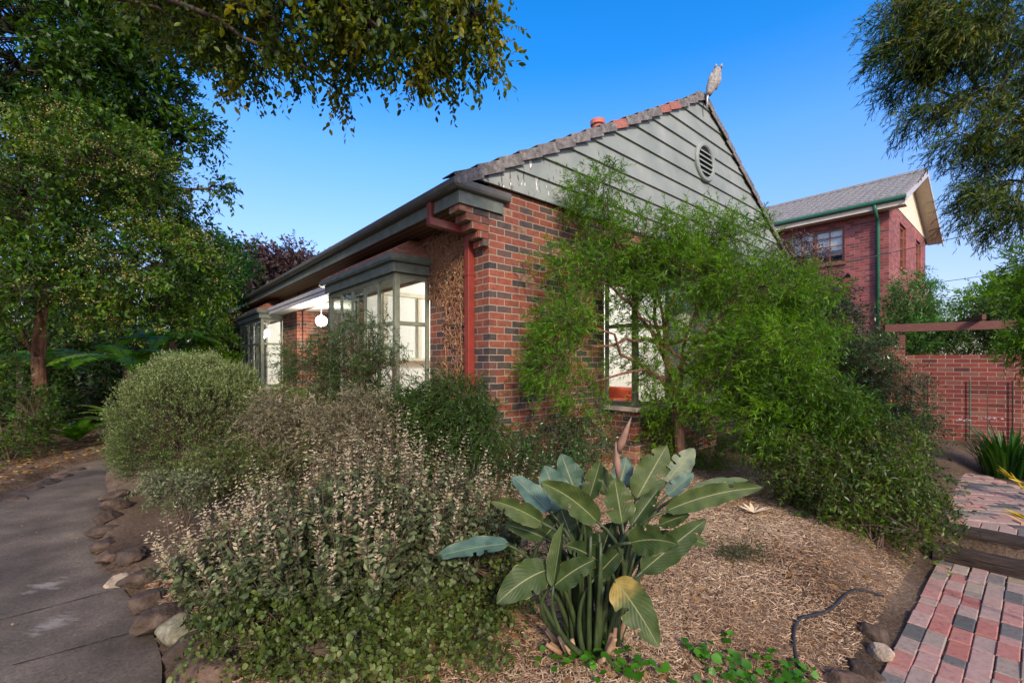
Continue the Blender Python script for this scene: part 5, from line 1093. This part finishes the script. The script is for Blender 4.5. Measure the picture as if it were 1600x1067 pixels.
shrub('dense_shrub', 'dark purple green shrub in front of the neighbour house', 'shrub', 83, at(1270, 600, 9.5)[:2], 8, [E_(1245, 400, 10, .5, .4, .4), E_(1260, 470, 9.7, .7, .5, .6), E_(1310, 500, 9.4, .5, .4, .4)], L['purple'], 200, .16, 8, .24, 8, .07, .3, 'diamond', stem_r=.02, droop=.35)
tree('pale_green_tree', 'sunny pale green tree far off beside the grey roof at right', 'tree', 84, [at(1570, 570, 26), at(1570, 520, 26), at(1565, 480, 26)], .2, [E_(1560, 470, 26, 2., 1.8, 1.2), E_(1610, 450, 26, 2., 1.8, 1.4)], L['lime'], M['bark'], 220, .45, 9, .5, 6, .2, .5, 'diamond', limb_r=.07)
hedge('dark shrub behind the paling fence beside the neighbour wall', 85, [(np.array([8.6, 11.6, 1.4]), np.array([.9, .5, 1.0]), 1.)], (8.6, 11.6), L['glossy'], 120, .09)

# --- wispy she oak at the right
tree('she_oak', 'wispy drooping needle leafed tree at the upper right', 'tree', 91,
     [np.array([7.6, 5.2, -.05]), np.array([7.5, 5.2, 1.6]), np.array([7.3, 5.1, 3.2]), np.array([7.0, 5.0, 4.8]), np.array([6.7, 4.9, 6.2])], .17,
     [E_(1430, 15, 5.2, .48, .5, .35), E_(1480, 75, 5.1, .60, .5, .28, 1.1), E_(1420, 120, 5.3, .28, .4, .2), E_(1540, 40, 5., .6, .6, .5), E_(1440, 180, 5.3, .40, .4, .10, .9), E_(1510, 150, 5.1, .35, .4, .2), E_(1520, 215, 5.0, .34, .5, .16), E_(1580, 240, 4.9, .4, .5, .22), E_(1555, 290, 4.9, .32, .4, .16, 1.1), E_(1525, 325, 4.9, .20, .3, .15, 1.7), E_(1600, 330, 4.8, .25, .4, .3), E_(1385, 85, 5.3, .16, .3, .2, .9), E_(1660, 150, 5, .7, .7, 1.)],
     L['sheoak'], M['bark'], 760, .085, 11, .20, 14, .055, .14, 'blade', twigm=M['twig_dark'], twig_r=.0016, droop=.3, out=.3, spread=.42, wind=(-.4, 0, -.15), rnd=.45, limb_r=.03, fork=[4, 3, 2], vspread=.75, lo=.0)
tree('weeping_tree', 'soft green wind blown foliage hanging at the right edge above the garden wall', 'tree', 92,
     [np.array([6.3, 4.6, -.05]), np.array([6.25, 4.6, 1.2]), np.array([6.1, 4.5, 2.4])], .09,
     [E_(1650, 420, 4.3, .26, .4, .25), E_(1655, 530, 4.2, .24, .4, .28), E_(1625, 535, 4.2, .14, .3, .15), E_(1700, 480, 4.3, .35, .4, .5), E_(1610, 450, 4.3, .12, .3, .10, .8)],
     L['feather'], M['bark'], 260, .10, 9, .18, 13, .05, .2, 'blade', twigm=M['twig'], twig_r=.0013, droop=.15, out=.4, spread=.5, wind=(-.25, 0, 0), rnd=.6, limb_r=.02, vspread=.6)
# yellowed frond poking in at the right edge
b = at(1700, 800, 3.0); b[2] = float(gz(b[0], b[1])); t = empty('yellowed_plant', b, 'yellowed leaves poking in at the right edge over the brick path', 'plant'); rng = np.random.default_rng(9)
for (p0, p1) in (((1640, 800), (1552, 722)), ((1650, 830), (1560, 790)), ((1660, 840), (1572, 806)), ((1640, 770), (1566, 742))):
    a, c = at(*p0, 3.0)-b, at(*p1, 2.95)-b; m = MB(); m.tube(bez(np.zeros(3), a*[1, 1, .6], a, 6), .005, 6); m.build('stalk', M['bop_dead'], t)
    P = a+(c-a)*rng.uniform(.0, .75, (9, 1)); lv = leaves(P, unit(np.repeat((c-a)[None], 9, 0)+rng.normal(size=(9, 3))*.05), unit(np.array([[0, -.6, 1.]])+rng.normal(size=(9, 3))*.3), .14, .14, 'blade', rng.uniform(0, 1, 9)); fmesh('leaf', [(*lv, 0)], [L['yellow']], t)

# --- bird of paradise
def bop():
    rng = np.random.default_rng(101); Y0 = 2.42; b0 = at(918, 1034, Y0); base = np.array([b0[0], b0[1], float(gz(b0[0], b0[1]))]); root = empty('bird_of_paradise', base, 'large paddle leafed bird of paradise clump in the mulch', 'plant')
    cp = lambda x, y, dY=0.: at(640+x/2.498, 640+y/2.498, Y0+dY)-base
    def leaf(b, t, w, tone, face=(0, -1, .5), sag=.1, fold=.25, tear=0, dead=0.):
        b, t = np.asarray(b), np.asarray(t); d = t-b; ln = np.linalg.norm(d); n = 22; m = 6
        face = unit(np.asarray(face, float)); side = unit(np.cross(d, face)); nrm = np.cross(side, unit(d))
        mid = (b+t)/2+UP*sag*ln; s = np.linspace(0, 1, n); P = (1-s)[:, None]**2*b+2*(s*(1-s))[:, None]*mid+s[:, None]**2*t
        tan = unit(np.gradient(P, axis=0)); sd = unit(side[None]-(tan@side)[:, None]*tan); nm = np.cross(sd, tan)
        prof = np.clip(np.sin(np.pi*np.clip(s, 0, 1)**.72), 0, 1)**.62*w/2; prof[0] = .006; prof[-1] = .003
        ph = rng.uniform(0, 6, 4); V = []; ac = []; al = []
        for j in range(n):
            for k in range(-m, m+1):
                a = k/m; edge = 1+.05*math.sin(s[j]*31+ph[0]*(1 if a > 0 else 2))*abs(a)+rng.normal()*.012*abs(a)
                ripple = .045*w*math.sin(s[j]*17+ph[1]+(0 if a > 0 else 2))*abs(a)**2+.012*w*math.sin(s[j]*52+ph[2])*abs(a)
                V.append(P[j]+sd[j]*a*prof[j]*edge*(1-fold*.15)+nm[j]*(fold*abs(a)**1.4*prof[j]+ripple)); ac.append(a); al.append(s[j]*ln)
        q = 2*m+1; Fs = []
        tears = set()
        for _ in range(tear):
            j = rng.integers(5, n-4); sgn = rng.choice([0, 1]); dep = rng.integers(2, 5)
            for k in range(dep): tears.add((j, k if sgn == 0 else 2*m-1-k))
        for j in range(n-1):
            for k in range(2*m):
                if (j, k) in tears: continue
                Fs.append((j*q+k, j*q+k+1, (j+1)*q+k+1, (j+1)*q+k))
        mb = MB(); mb.add(V, Fs); me = bpy.data.meshes.new('leaf'); me.from_pydata([tuple(p) for p in V], [], Fs); me.materials.append(M['bop'])
        me.polygons.foreach_set('use_smooth', [True]*len(Fs))
        tone_v = np.full(len(V), tone); dry_v = np.zeros(len(V))
        if dead: dry_v = np.clip((dead-np.array(al)/ln+rng.normal(size=len(al))*.03)/.16+.5, 0, 1)
        for nm_, dat in (('dry', dry_v), ('var', tone_v), ('across', ac), ('along', al)): me.attributes.new(nm_, 'FLOAT', 'POINT').data.foreach_set('value', np.asarray(dat, np.float32))
        o = bpy.data.objects.new('leaf', me); col.objects.link(o); o.parent = root
        sm_ = o.modifiers.new('smooth', 'SUBSURF'); sm_.levels = 1; sm_.render_levels = 1
        # stalk from the crown of the clump to the blade, arriving along the midrib
        g = np.array([np.clip(b[0]*.30, -.16, .16)+rng.normal()*.05, rng.normal()*.06+np.clip(b[1]*.4, -.1, .1), -.02]); ctl = np.array([g[0]+(b[0]-g[0])*.35, g[1]+(b[1]-g[1])*.35, max(b[2]-.12, b[2]*.75)])
        if d[2] > .05: ctl = b-unit(d)*np.linalg.norm(b-g)*.45
        ctl[2] = max(ctl[2], .1)
        mk = MB(); mk.tube(bez(g, ctl, b+(P[1]-P[0])*.6, 10), np.linspace(.017, .007, 10), 8); mk.build('stalk', M['bop_stalk'], root, smooth=True)
    FC = (0, -1, .45)
    spec = [  # base, tip, width, tone, depth base, depth tip, face, sag, fold, tears, dead
     ((800, 665), (972, 925), .155, .50, -.22, -.40, (-.25, -1, .35), .12, .15, 3, .30),
     ((545, 622), (340, 757), .145, .32, -.18, -.30, (.1, -1, .55), .16, .18, 1, 0),
     ((385, 522), (88, 578), .105, .84, -.05, -.10, (0, -.55, 1), .06, .2, 0, 0),
     ((520, 442), (322, 355), .10, .50, -.15, -.18, (-.2, -1, .2), .10, .45, 1, 0),
     ((545, 395), (398, 258), .115, .86, .0, .05, (.3, -.8, .7), .02, .2, 0, 0),
     ((600, 395), (525, 218), .165, .82, .12, .15, (.1, -1, .4), .0, .15, 0, 0),
     ((650, 330), (592, 172), .145, .72, .16, .2, (.1, -1, .45), .0, .18, 0, 0),
     ((735, 440), (510, 284), .125, .50, -.15, -.2, (.5, -1, -.1), .14, .5, 1, 0),
     ((700, 350), (745, 200), .10, .42, .1, .12, (-.5, -1, .2), 0, .5, 0, 0),
     ((820, 300), (848, 185), .12, .90, .22, .26, FC, 0, .2, 0, 0),
     ((830, 445), (800, 268), .150, .48, -.05, -.02, (.2, -1, .15), .02, .12, 0, 0),
     ((885, 350), (1005, 138), .160, .54, .08, .14, (-.15, -1, .15), .02, .15, 1, 0),
     ((1000, 285), (1112, 152), .125, .92, .2, .3, (.1, -1, .7), .0, .15, 2, 0),
     ((1005, 335), (1108, 248), .085, .90, .15, .15, (.2, -.7, 1), .0, .3, 0, 0),
     ((1000, 395), (1378, 303), .105, .52, -.02, -.08, (-.1, -1, .35), .10, .35, 2, 0),
     ((1095, 325), (1322, 276), .075, .62, .1, .1, (0, -.7, 1), .05, .4, 0, 0),
     ((975, 450), (1092, 408), .075, .35, .05, .0, (0, -1, .6), .05, .4, 0, 0),
     ((905, 632), (1158, 428), .125, .26, -.12, -.1, (-.5, -1, .1), .02, .3, 0, 0),
     ((860, 520), (1052, 528), .130, .44, -.2, -.38, (0, -1, .30), .16, .3, 3, 0),
     ((625, 480), (590, 385), .10, .2, .0, .05, FC, 0, .3, 0, 0),
     ((530, 490), (620, 395), .12, .15, .05, .05, FC, 0, .3, 0, 0),
     ((560, 690), (600, 440), .080, .48, -.25, -.2, (-.8, -.8, .1), .02, .6, 0, 0),
     ((560, 690), (722, 585), .11, .22, -.18, -.18, FC, .1, .3, 1, 0),
     ((720, 660), (835, 540), .09, .12, -.1, -.12, FC, .05, .3, 0, 0),
     ((865, 455), (975, 305), .085, .18, -.05, .02, (-.6, -1, .1), .03, .55, 0, 0),
     ((750, 600), (608, 530), .10, .16, -.1, -.16, FC, .12, .3, 2, 0),
     ((525, 500), (372, 448), .085, .28, .02, .0, (0, -1, .5), .08, .4, 0, 0),
     ((1080, 500), (1165, 528), .06, .45, .15, .15, (0, -1, .6), .05, .3, 0, 0),
     ((745, 570), (790, 440), .15, .06, .12, .15, FC, 0, .3, 0, 0),
     ((690, 560), (650, 420), .14, .06, .14, .15, FC, 0, .3, 0, 0),
     ((840, 600), (900, 470), .13, .08, .15, .2, FC, 0, .3, 0, 0),
     ((640, 640), (560, 560), .12, .10, .08, .05, FC, 0, .3, 0, 0),
     ((780, 330), (720, 210), .11, .55, .2, .25, FC, 0, .3, 0, 0),
     ((860, 300), (800, 180), .12, .66, .3, .32, FC, 0, .3, 0, 0),
     ((560, 330), (470, 300), .09, .75, .25, .3, (0, -.7, 1), .05, .3, 0, 0),
     ((920, 560), (1010, 470), .10, .14, .1, .1, FC, 0, .35, 0, 0)]
    for (b, t, w, tone, d0, d1, face, sag, fold, tear, dead) in spec: leaf(cp(*b, d0), cp(*t, d1), w*1.14, tone, face, sag, fold, tear+(2 if rng.uniform() < .55 else 0), dead)
    for q in range(26):                                    # crowded leafless stalks in the heart of the clump
        a = rng.uniform(0, 6.28); g = np.array([math.cos(a)*.13*rng.uniform(.2, 1), math.sin(a)*.10, -.02]); e = np.array([g[0]*rng.uniform(1, 2.6), g[1]*1.6, rng.uniform(.35, .72)])
        m = MB(); m.tube(bez(g, (g+e)/2+rng.normal(size=3)*.02, e, 7), np.linspace(.016, .008, 7), 7); m.build('stalk', M['bop_stalk'], root, smooth=True)
    for q in range(14):                                    # cut and dried leaf bases
        a = rng.uniform(-3.3, .2); g = np.array([math.cos(a)*.15, math.sin(a)*.13, -.01]); e = g*rng.uniform(1.2, 1.9)+UP*rng.uniform(.06, .2)
        m = MB(); m.tube([g, (g+e)/2, e], [.017, .014, .010], 7); m.build('dry_leaf_base', M['bop_dead'], root, smooth=True)
    # unopened flower: stem, sheath and pointed beak
    s0, s1, s2 = cp(815, 420, .05), cp(815, 265, .05), cp(805, 125, .05); m = MB(); m.tube(bez(np.array([.02, 0, 0]), s0*[1, 1, .6], s1, 9), np.linspace(.012, .009, 9), 8); fs = m.build('flower_stem', M['bop_stalk'], root, smooth=True)
    m = MB(); m.tube([s1, s1*.6+s2*.4, s1*.25+s2*.75, s2], [.011, .020, .013, .002], 10); m.build('flower_sheath', M['bop_flower'], fs, smooth=True)
    k0, k1 = cp(812, 168, .05), cp(866, 28, .0); m = MB(); m.tube([k0, k0*.7+k1*.3, k0*.35+k1*.65, k1], [.012, .022, .014, .001], 10); m.build('flower_beak', M['bop_flower'], fs, smooth=True)
bop()

# --- ground cover of round leaves at the front
def violets(label, seed, pts, n):
    rng = np.random.default_rng(seed); pts = np.array(pts); c = pts[rng.integers(0, len(pts), n)]+rng.normal(size=(n, 2))*.065
    base = np.array([*pts.mean(0), float(gz(*pts.mean(0)))]); P = np.stack([c[:, 0], c[:, 1], gz(c[:, 0], c[:, 1])+rng.uniform(.03, .09, n)], 1)
    root = empty('violet_patch', base, label, 'ground cover', 'round leafed ground cover at the front')
    Ld = unit(rng.normal(size=(n, 3))*[1, 1, .25]); lv = leaves(P-Ld*.02, Ld, unit(UP+rng.normal(size=(n, 3))*.28), rng.uniform(.035, .06, n), .95, 'oval', rng.uniform(0, 1, n))
    G0 = P.copy(); G0[:, 2] = gz(P[:, 0], P[:, 1])-.01; G0[:, :2] += rng.normal(size=(n, 2))*.01
    fmesh('foliage', [(*lv, 0), (*sticks(G0, P, .0016, .0012), 1)], [L['violet'], M['bop_stalk']], root, base)
violets('low patch of round green leaves at the front right of the clump', 111, [gpx(1105, 1060, 1.62), gpx(1160, 1050, 1.62), gpx(1210, 1040, 1.66), gpx(1250, 1055, 1.68), gpx(1270, 1045, 1.68), gpx(1180, 1075, 1.65), gpx(1240, 1085, 1.7)], 150)
violets('small patch of round green leaves at the foot of the paddle leaf clump', 112, [gpx(905, 1055, 1.54), gpx(940, 1050, 1.54), gpx(965, 1065, 1.54), gpx(1005, 1060, 1.54), gpx(880, 1062, 1.54)], 55)
shrub('low_weed', 'small dark low weed in the straw mulch', 'plant', 113, at(1165, 895, 3.55)[:2], 6, [E_(1165, 885, 3.55, .2, .14, .04)], L['backdrop'], 45, .05, 5, .09, 8, .02, .3, 'diamond', stem_r=.003, twig_r=.001)

# --- mulch chips and leaf litter (loose cover nobody could count)
rng = np.random.default_rng(121)
def scatter(n, xf, yf): return rng.uniform(*xf, n), rng.uniform(*yf, n)
def chips(name, x, y, lmin, lmax, wmin, wmax, mat, tint, hz=.012):
    n = len(x); P = np.stack([x, y, gz(x, y)+rng.uniform(.002, hz, n)], 1); a = rng.uniform(0, 6.28, n)
    Ld = unit(np.stack([np.cos(a), np.sin(a), rng.normal(size=n)*.16], 1)); Nm = unit(UP+rng.normal(size=(n, 3))*.4); S = rng.uniform(lmin, lmax, n)
    lv = leaves(P-Ld*S[:, None]*.5, Ld, Nm, S, rng.uniform(wmin, wmax, n)/S, 'chip', tint)
    o = fmesh(name, [(*lv, 0)], [mat]); o['kind'] = 'stuff'; return o
x, y = scatter(720000, (-4.8, 4.6), (1.5, 7.6)); u, v = w2uv(x, y)
keep = (v > -3.52) & (v < -.02) & (rng.uniform(size=len(x)) < np.clip(2.6/y, .25, 1)) & (x > np.interp(y, PR_Y, PR_X)+.12) & (u < 3.9-.2*np.maximum(-v-2.5, 0))
x, y, u, v = x[keep], y[keep], u[keep], v[keep]
patch = np.array([noise.noise(Vector((a*1.3, b*1.3, 0))) for a, b in zip(x, y)])
edge = sstep(-2.7, -3.5, v)*.24+.30*sstep(1.0, -.4, x)
thin = rng.uniform(size=len(x)) > edge*.9
x, y, patch, edge = x[thin], y[thin], patch[thin], edge[thin]
chips('straw_mulch', x, y, .015, .062, .0018, .0048, L['mulch'], np.clip(.56+.28*patch+rng.normal(size=len(x))*.20-edge*.8, 0, 1), .016)
x, y = scatter(2600, (-3., 4.6), (1.6, 8)); u, v = w2uv(x, y); keep = (v > -3.5) & (v < -.05) & (x > np.interp(y, PR_Y, PR_X)+.10)
chips('bark_and_leaf_litter', x[keep], y[keep], .025, .075, .010, .024, L['litter'], rng.uniform(0, 1, keep.sum()), .02)
x, y = scatter(6000, (-11, -5.2), (5, 10.5)); xl_ = np.interp(y, PL_Y, PL_X); xr_ = np.interp(y, PR_Y, PR_X)
keep = (x < xl_-.05) | (y > 7.3) & (rng.uniform(size=len(x)) < .5); chips('fallen_leaves', x[keep], y[keep], .03, .08, .012, .03, L['litter'], rng.uniform(0, 1, keep.sum()), .02)
x, y = scatter(900, (-6.8, -1.7), (2.0, 8)); xl_ = np.interp(y, PL_Y, PL_X); xr_ = np.interp(y, PR_Y, PR_X); keep = (x > xl_) & (x < xr_-.02) & (rng.uniform(size=len(x)) < np.clip((y-2)/4, .12, 1))
n = keep.sum(); x, y = x[keep], y[keep]; P = np.stack([x, y, np.full(n, .020)], 1); a = rng.uniform(0, 6.28, n)
o = fmesh('path_litter', [(*leaves(P, np.stack([np.cos(a), np.sin(a), np.zeros(n)], 1), unit(UP+rng.normal(size=(n, 3))*.15), rng.uniform(.01, .035, n), .5, 'diamond', rng.uniform(.4, 1, n)), 0)], [L['litter']]); o['kind'] = 'stuff'
# one pale dried leaf hand on the mulch
b = at(1178, 797, 4.55); b[2] = float(gz(b[0], b[1])); rng = np.random.default_rng(4); a = np.linspace(-.4, 3.5, 8); n = 8
lv = leaves(np.repeat(np.array([[0, 0, .02]]), n, 0), unit(np.stack([np.cos(a), np.sin(a), .25+.2*rng.uniform(size=n)], 1)), unit(UP+rng.normal(size=(n, 3))*.1), rng.uniform(.12, .2, n), .2, 'oval', np.full(n, .9))
o = fmesh('fallen_dry_leaf', [(*lv, 0)], [L['mulch']]); o.location = tuple(b); tag(o, 'pale dried star shaped fallen leaf on the mulch', 'leaf')

# --- rocks
def rock(name, label, p, s, mat, seed, group=None, sink=.3, rz=0.):
    bm = bmesh.new(); bmesh.ops.create_icosphere(bm, subdivisions=4, radius=1)
    sx, sy, sz = s; sz *= .82; off = Vector((seed*3.1, seed*1.7, 0)); rr = random.Random(seed)
    cuts = [(Vector((rr.gauss(0, 1), rr.gauss(0, 1), rr.gauss(0, .8))).normalized(), rr.uniform(.62, .9)) for _ in range(9)]
    for vv in bm.verts:
        d = vv.co.normalized(); r = 1+.28*noise.noise(d*1.3+off)+.10*noise.noise(d*3.5+off)+.035*noise.noise(d*9+off)
        q = d*r
        for (nn, h) in cuts:
            e = q.dot(nn)-h
            if e > 0: q = q-nn*e*.85
        vv.co = Vector((q.x*sx, q.y*sy, q.z*sz))
    me = bpy.data.meshes.new(name); bm.to_mesh(me); bm.free(); me.materials.append(mat)
    for f in me.polygons: f.use_smooth = True
    o = bpy.data.objects.new(name, me); col.objects.link(o); o.location = (p[0], p[1], float(gz(p[0], p[1]))+sz*(1-sink)*.6); o.rotation_euler = (0, 0, rz); tag(o, label, 'rock', group); return o
edge = [((315, 1062), .15, .12, .10, 'rock_brown'), ((285, 1020), .13, .11, .085, 'rock'), ((275, 985), .13, .12, .10, 'rock_moss'), ((245, 962), .15, .12, .095, 'rock'), ((222, 930), .12, .10, .085, 'rock'),
        ((212, 902), .12, .11, .08, 'rock'), ((180, 892), .11, .085, .075, 'rock_pale'), ((196, 872), .13, .10, .085, 'rock'), ((166, 866), .10, .09, .06, 'rock_brown'), ((158, 846), .13, .10, .06, 'rock'), ((153, 826), .14, .11, .07, 'rock'), ((163, 808), .15, .11, .08, 'rock'), ((175, 790), .16, .12, .10, 'rock'), ((178, 775), .15, .12, .09, 'rock')]
words = ['nearest', 'second nearest', 'mossy third nearest', 'fourth nearest', 'fifth nearest', 'sixth nearest', 'pale tan', 'dark rock behind the pale tan', 'flat brown', 'ninth nearest dark', 'tenth nearest', 'eleventh nearest', 'second farthest', 'farthest']
for q, ((px, py), sx, sy, sz, mt) in enumerate(edge):
    g = gpx(px, py, 1.52); wd = words[q]; lab = (wd+(' rock' if 'rock' not in wd else '')+' edging the right side of the concrete path')
    rock('edging_rock', lab, g+np.array([.02, .02]), (sx, sy, sz), M[mt], q+1, 'rocks edging the concrete path', .35, q*1.3)
far = [((18, 772), .17), ((48, 757), .15), ((75, 747), .16), ((98, 737), .15), ((120, 728), .14)]
for q, ((px, py), s) in enumerate(far):
    rock('edging_rock', ['leftmost', 'second from left', 'middle', 'second from right', 'rightmost'][q]+' of the five dark rocks on the far side of the path', gpx(px, py, 1.53), (s, s*.8, s*.6), M['rock_brown' if q % 2 else 'rock'], 40+q, 'rocks on the far side of the path', .3, q)
for q, (px, py, h, s, mt, lab) in enumerate([(1365, 950, 1.66, (.10, .085, .075), 'rock', 'dark pitted rock above the pale stone beside the brick path'), (1377, 985, 1.70, (.085, .065, .07), 'rock_pale', 'pale tan angular stone beside the brick path'), (1345, 1008, 1.70, (.12, .085, .06), 'rock', 'dark flat rock below the pale stone beside the brick path'),
      (1322, 1042, 1.72, (.15, .11, .09), 'rock_brown', 'large brown rock at the bottom beside the brick path'), (1440, 808, 1.62, (.20, .15, .13), 'rock', 'dark rock half hidden by the shrub beside the sleeper steps'), (1466, 792, 1.60, (.13, .12, .11), 'rock', 'dark rock at the upper end of the sleeper steps')]):
    rock('garden_rock', lab, gpx(px, py, h), s, M[mt], 60+q, 'rocks beside the brick path', .3, q*.9)
# --- sleeper steps
for q, (u0, u1, z0, z1, v0, lab) in enumerate([(2.56, 2.812, -.33, -.13, -3.62, 'lower dark weathered timber sleeper step'), (2.82, 3.08, -.20, -.005, -3.54, 'upper dark weathered timber sleeper step')]):
    b = uv2w((u0+u1)/2, v0, z0); t = bm = bmesh.new(); bmesh.ops.create_grid(bm, x_segments=2, y_segments=2, size=.1); bm.free()
    m = MB(); nseg = 60; prof = [(-.5, 0), (-.5, .93), (-.46, 1.), (-.2, 1.), (-.05, 1.), (.2, 1.), (.46, 1.), (.5, .93), (.5, 0)]; V = []
    for j in range(nseg+1):
        v = -3.2*j/nseg
        for k, (a, h) in enumerate(prof):
            nz = noise.noise(Vector((k*3.7+q*9, v*1.5, 0)))*.010+noise.noise(Vector((k*5.1+q*9, v*9, 2)))*.005
            V.append(((u1-u0)*a+(nz if abs(a) > .45 else 0), v, (z1-z0)*h+(nz*1.2-.006*(k == 4 or k == 3) if h > .5 else 0)))
    kk = len(prof); m.add(V, [(j*kk+k, j*kk+k+1, (j+1)*kk+k+1, (j+1)*kk+k) for j in range(nseg) for k in range(kk-1)]+[tuple(range(kk)), tuple(nseg*kk+k for k in range(kk))])
    o = m.build('timber_sleeper', M['sleeper']); o.location = tuple(b); o.rotation_euler = (0, 0, ANG); tag(o, lab, 'step', 'timber sleeper steps')
# --- irrigation hose snaking over the mulch
pp = [gpx(1385, 893, 1.62), gpx(1345, 893, 1.60), gpx(1322, 905, 1.60), gpx(1300, 930, 1.60), gpx(1270, 945, 1.60), gpx(1246, 955, 1.60), gpx(1238, 975, 1.60), gpx(1243, 1000, 1.62), gpx(1252, 1018, 1.62), gpx(1268, 1040, 1.64)]
pp = np.array(pp); tt = np.linspace(0, len(pp)-1, 60); cx_ = np.interp(tt, range(len(pp)), pp[:, 0]); cy_ = np.interp(tt, range(len(pp)), pp[:, 1])
ker = np.ones(7)/7; cx_ = np.convolve(np.pad(cx_, 3, mode='edge'), ker, 'valid'); cy_ = np.convolve(np.pad(cy_, 3, mode='edge'), ker, 'valid')
pts = np.stack([cx_, cy_, gz(cx_, cy_)+.018], 1); m = MB(); m.tube(pts, .011, 8); o = m.build('irrigation_hose', M['hose'], None, True, origin=pts[0]); o.location = tuple(pts[0]); tag(o, 'black irrigation hose snaking across the straw mulch', 'hose')
# ------------------------------------------------------------------ light, world, camera
SUN = np.array([.2, -.98, 0.]); SUN /= np.linalg.norm(SUN); EL = R(29)
S = np.array([SUN[0]*math.cos(EL), SUN[1]*math.cos(EL), math.sin(EL)])
sl = bpy.data.lights.new('sun', 'SUN'); sl.energy = 5.0; sl.angle = R(8); sl.color = (1, .83, .61)
so = bpy.data.objects.new('sun', sl); col.objects.link(so); so.rotation_euler = Vector(-S).to_track_quat('-Z', 'Y').to_euler(); so.location = (6, -10, 12)
w = bpy.data.worlds.new('World'); scene.world = w; w.use_nodes = True; nt = w.node_tree
bg = nt.nodes['Background']; sky = nt.nodes.new('ShaderNodeTexSky'); sky.sky_type = 'NISHITA'; sky.sun_disc = False
sky.sun_elevation = EL; sky.sun_rotation = math.atan2(S[0], S[1]); sky.ozone_density = 3.0; sky.dust_density = .0; sky.air_density = 1.0
hs = nt.nodes.new('ShaderNodeHueSaturation'); gc = nt.nodes.new('ShaderNodeTexCoord'); gs = nt.nodes.new('ShaderNodeSeparateXYZ'); nt.links.new(gc.outputs['Generated'], gs.inputs[0]); gm = nt.nodes.new('ShaderNodeMapRange'); gm.inputs['From Min'].default_value = .08; gm.inputs['From Max'].default_value = .55; gm.inputs['To Min'].default_value = 1.05; gm.inputs['To Max'].default_value = 1.38; nt.links.new(gs.outputs[2], gm.inputs[0]); nt.links.new(gm.outputs[0], hs.inputs['Saturation'])
vm = nt.nodes.new('ShaderNodeMapRange'); vm.inputs['From Min'].default_value = .0; vm.inputs['From Max'].default_value = .42; vm.inputs['To Min'].default_value = .85; vm.inputs['To Max'].default_value = 2.25; nt.links.new(gs.outputs[2], vm.inputs[0]); nt.links.new(vm.outputs[0], hs.inputs['Value'])
nt.links.new(sky.outputs[0], hs.inputs['Color']); tn = nt.nodes.new('ShaderNodeMixRGB'); tn.blend_type = 'MULTIPLY'; tn.inputs[0].default_value = 1; tn.inputs[2].default_value = (1.1, .90, 1.0, 1); nt.links.new(hs.outputs[0], tn.inputs[1]); 
# unseen warm fill added to the sky round the sun, behind the camera
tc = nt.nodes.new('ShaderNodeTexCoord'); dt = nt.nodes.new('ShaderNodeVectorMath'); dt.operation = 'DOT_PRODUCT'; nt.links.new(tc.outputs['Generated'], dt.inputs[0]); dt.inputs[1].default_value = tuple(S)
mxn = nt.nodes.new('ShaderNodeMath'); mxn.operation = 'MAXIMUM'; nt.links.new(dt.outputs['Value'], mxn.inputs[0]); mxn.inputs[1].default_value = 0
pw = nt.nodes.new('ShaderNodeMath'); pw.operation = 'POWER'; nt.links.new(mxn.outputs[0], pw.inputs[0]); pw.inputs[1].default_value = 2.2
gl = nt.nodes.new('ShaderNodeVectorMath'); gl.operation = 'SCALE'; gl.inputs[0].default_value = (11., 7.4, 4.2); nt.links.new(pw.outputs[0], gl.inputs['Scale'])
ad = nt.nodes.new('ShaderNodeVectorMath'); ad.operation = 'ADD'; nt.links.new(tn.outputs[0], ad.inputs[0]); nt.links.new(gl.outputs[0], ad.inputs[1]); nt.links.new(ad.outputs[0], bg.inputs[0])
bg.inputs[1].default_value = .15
cam = bpy.data.cameras.new('camera'); co = bpy.data.objects.new('camera', cam); col.objects.link(co)
cam.sensor_width = 36; cam.lens = F/1600*36; cam.shift_y = (HY-533.5)/1600; cam.clip_end = 2000; cam.clip_start = .05
co.location = (0, 0, CH); co.rotation_euler = (R(90), 0, 0); scene.camera = co
scene.view_settings.view_transform = 'Standard'; scene.view_settings.look = 'None'; scene.view_settings.exposure = 0
scene.cycles.use_denoising = True; scene.cycles.max_bounces = 7; scene.cycles.transparent_max_bounces = 16; scene.cycles.sample_clamp_indirect = 6
scene.cycles.caustics_reflective = False; scene.cycles.caustics_refractive = False
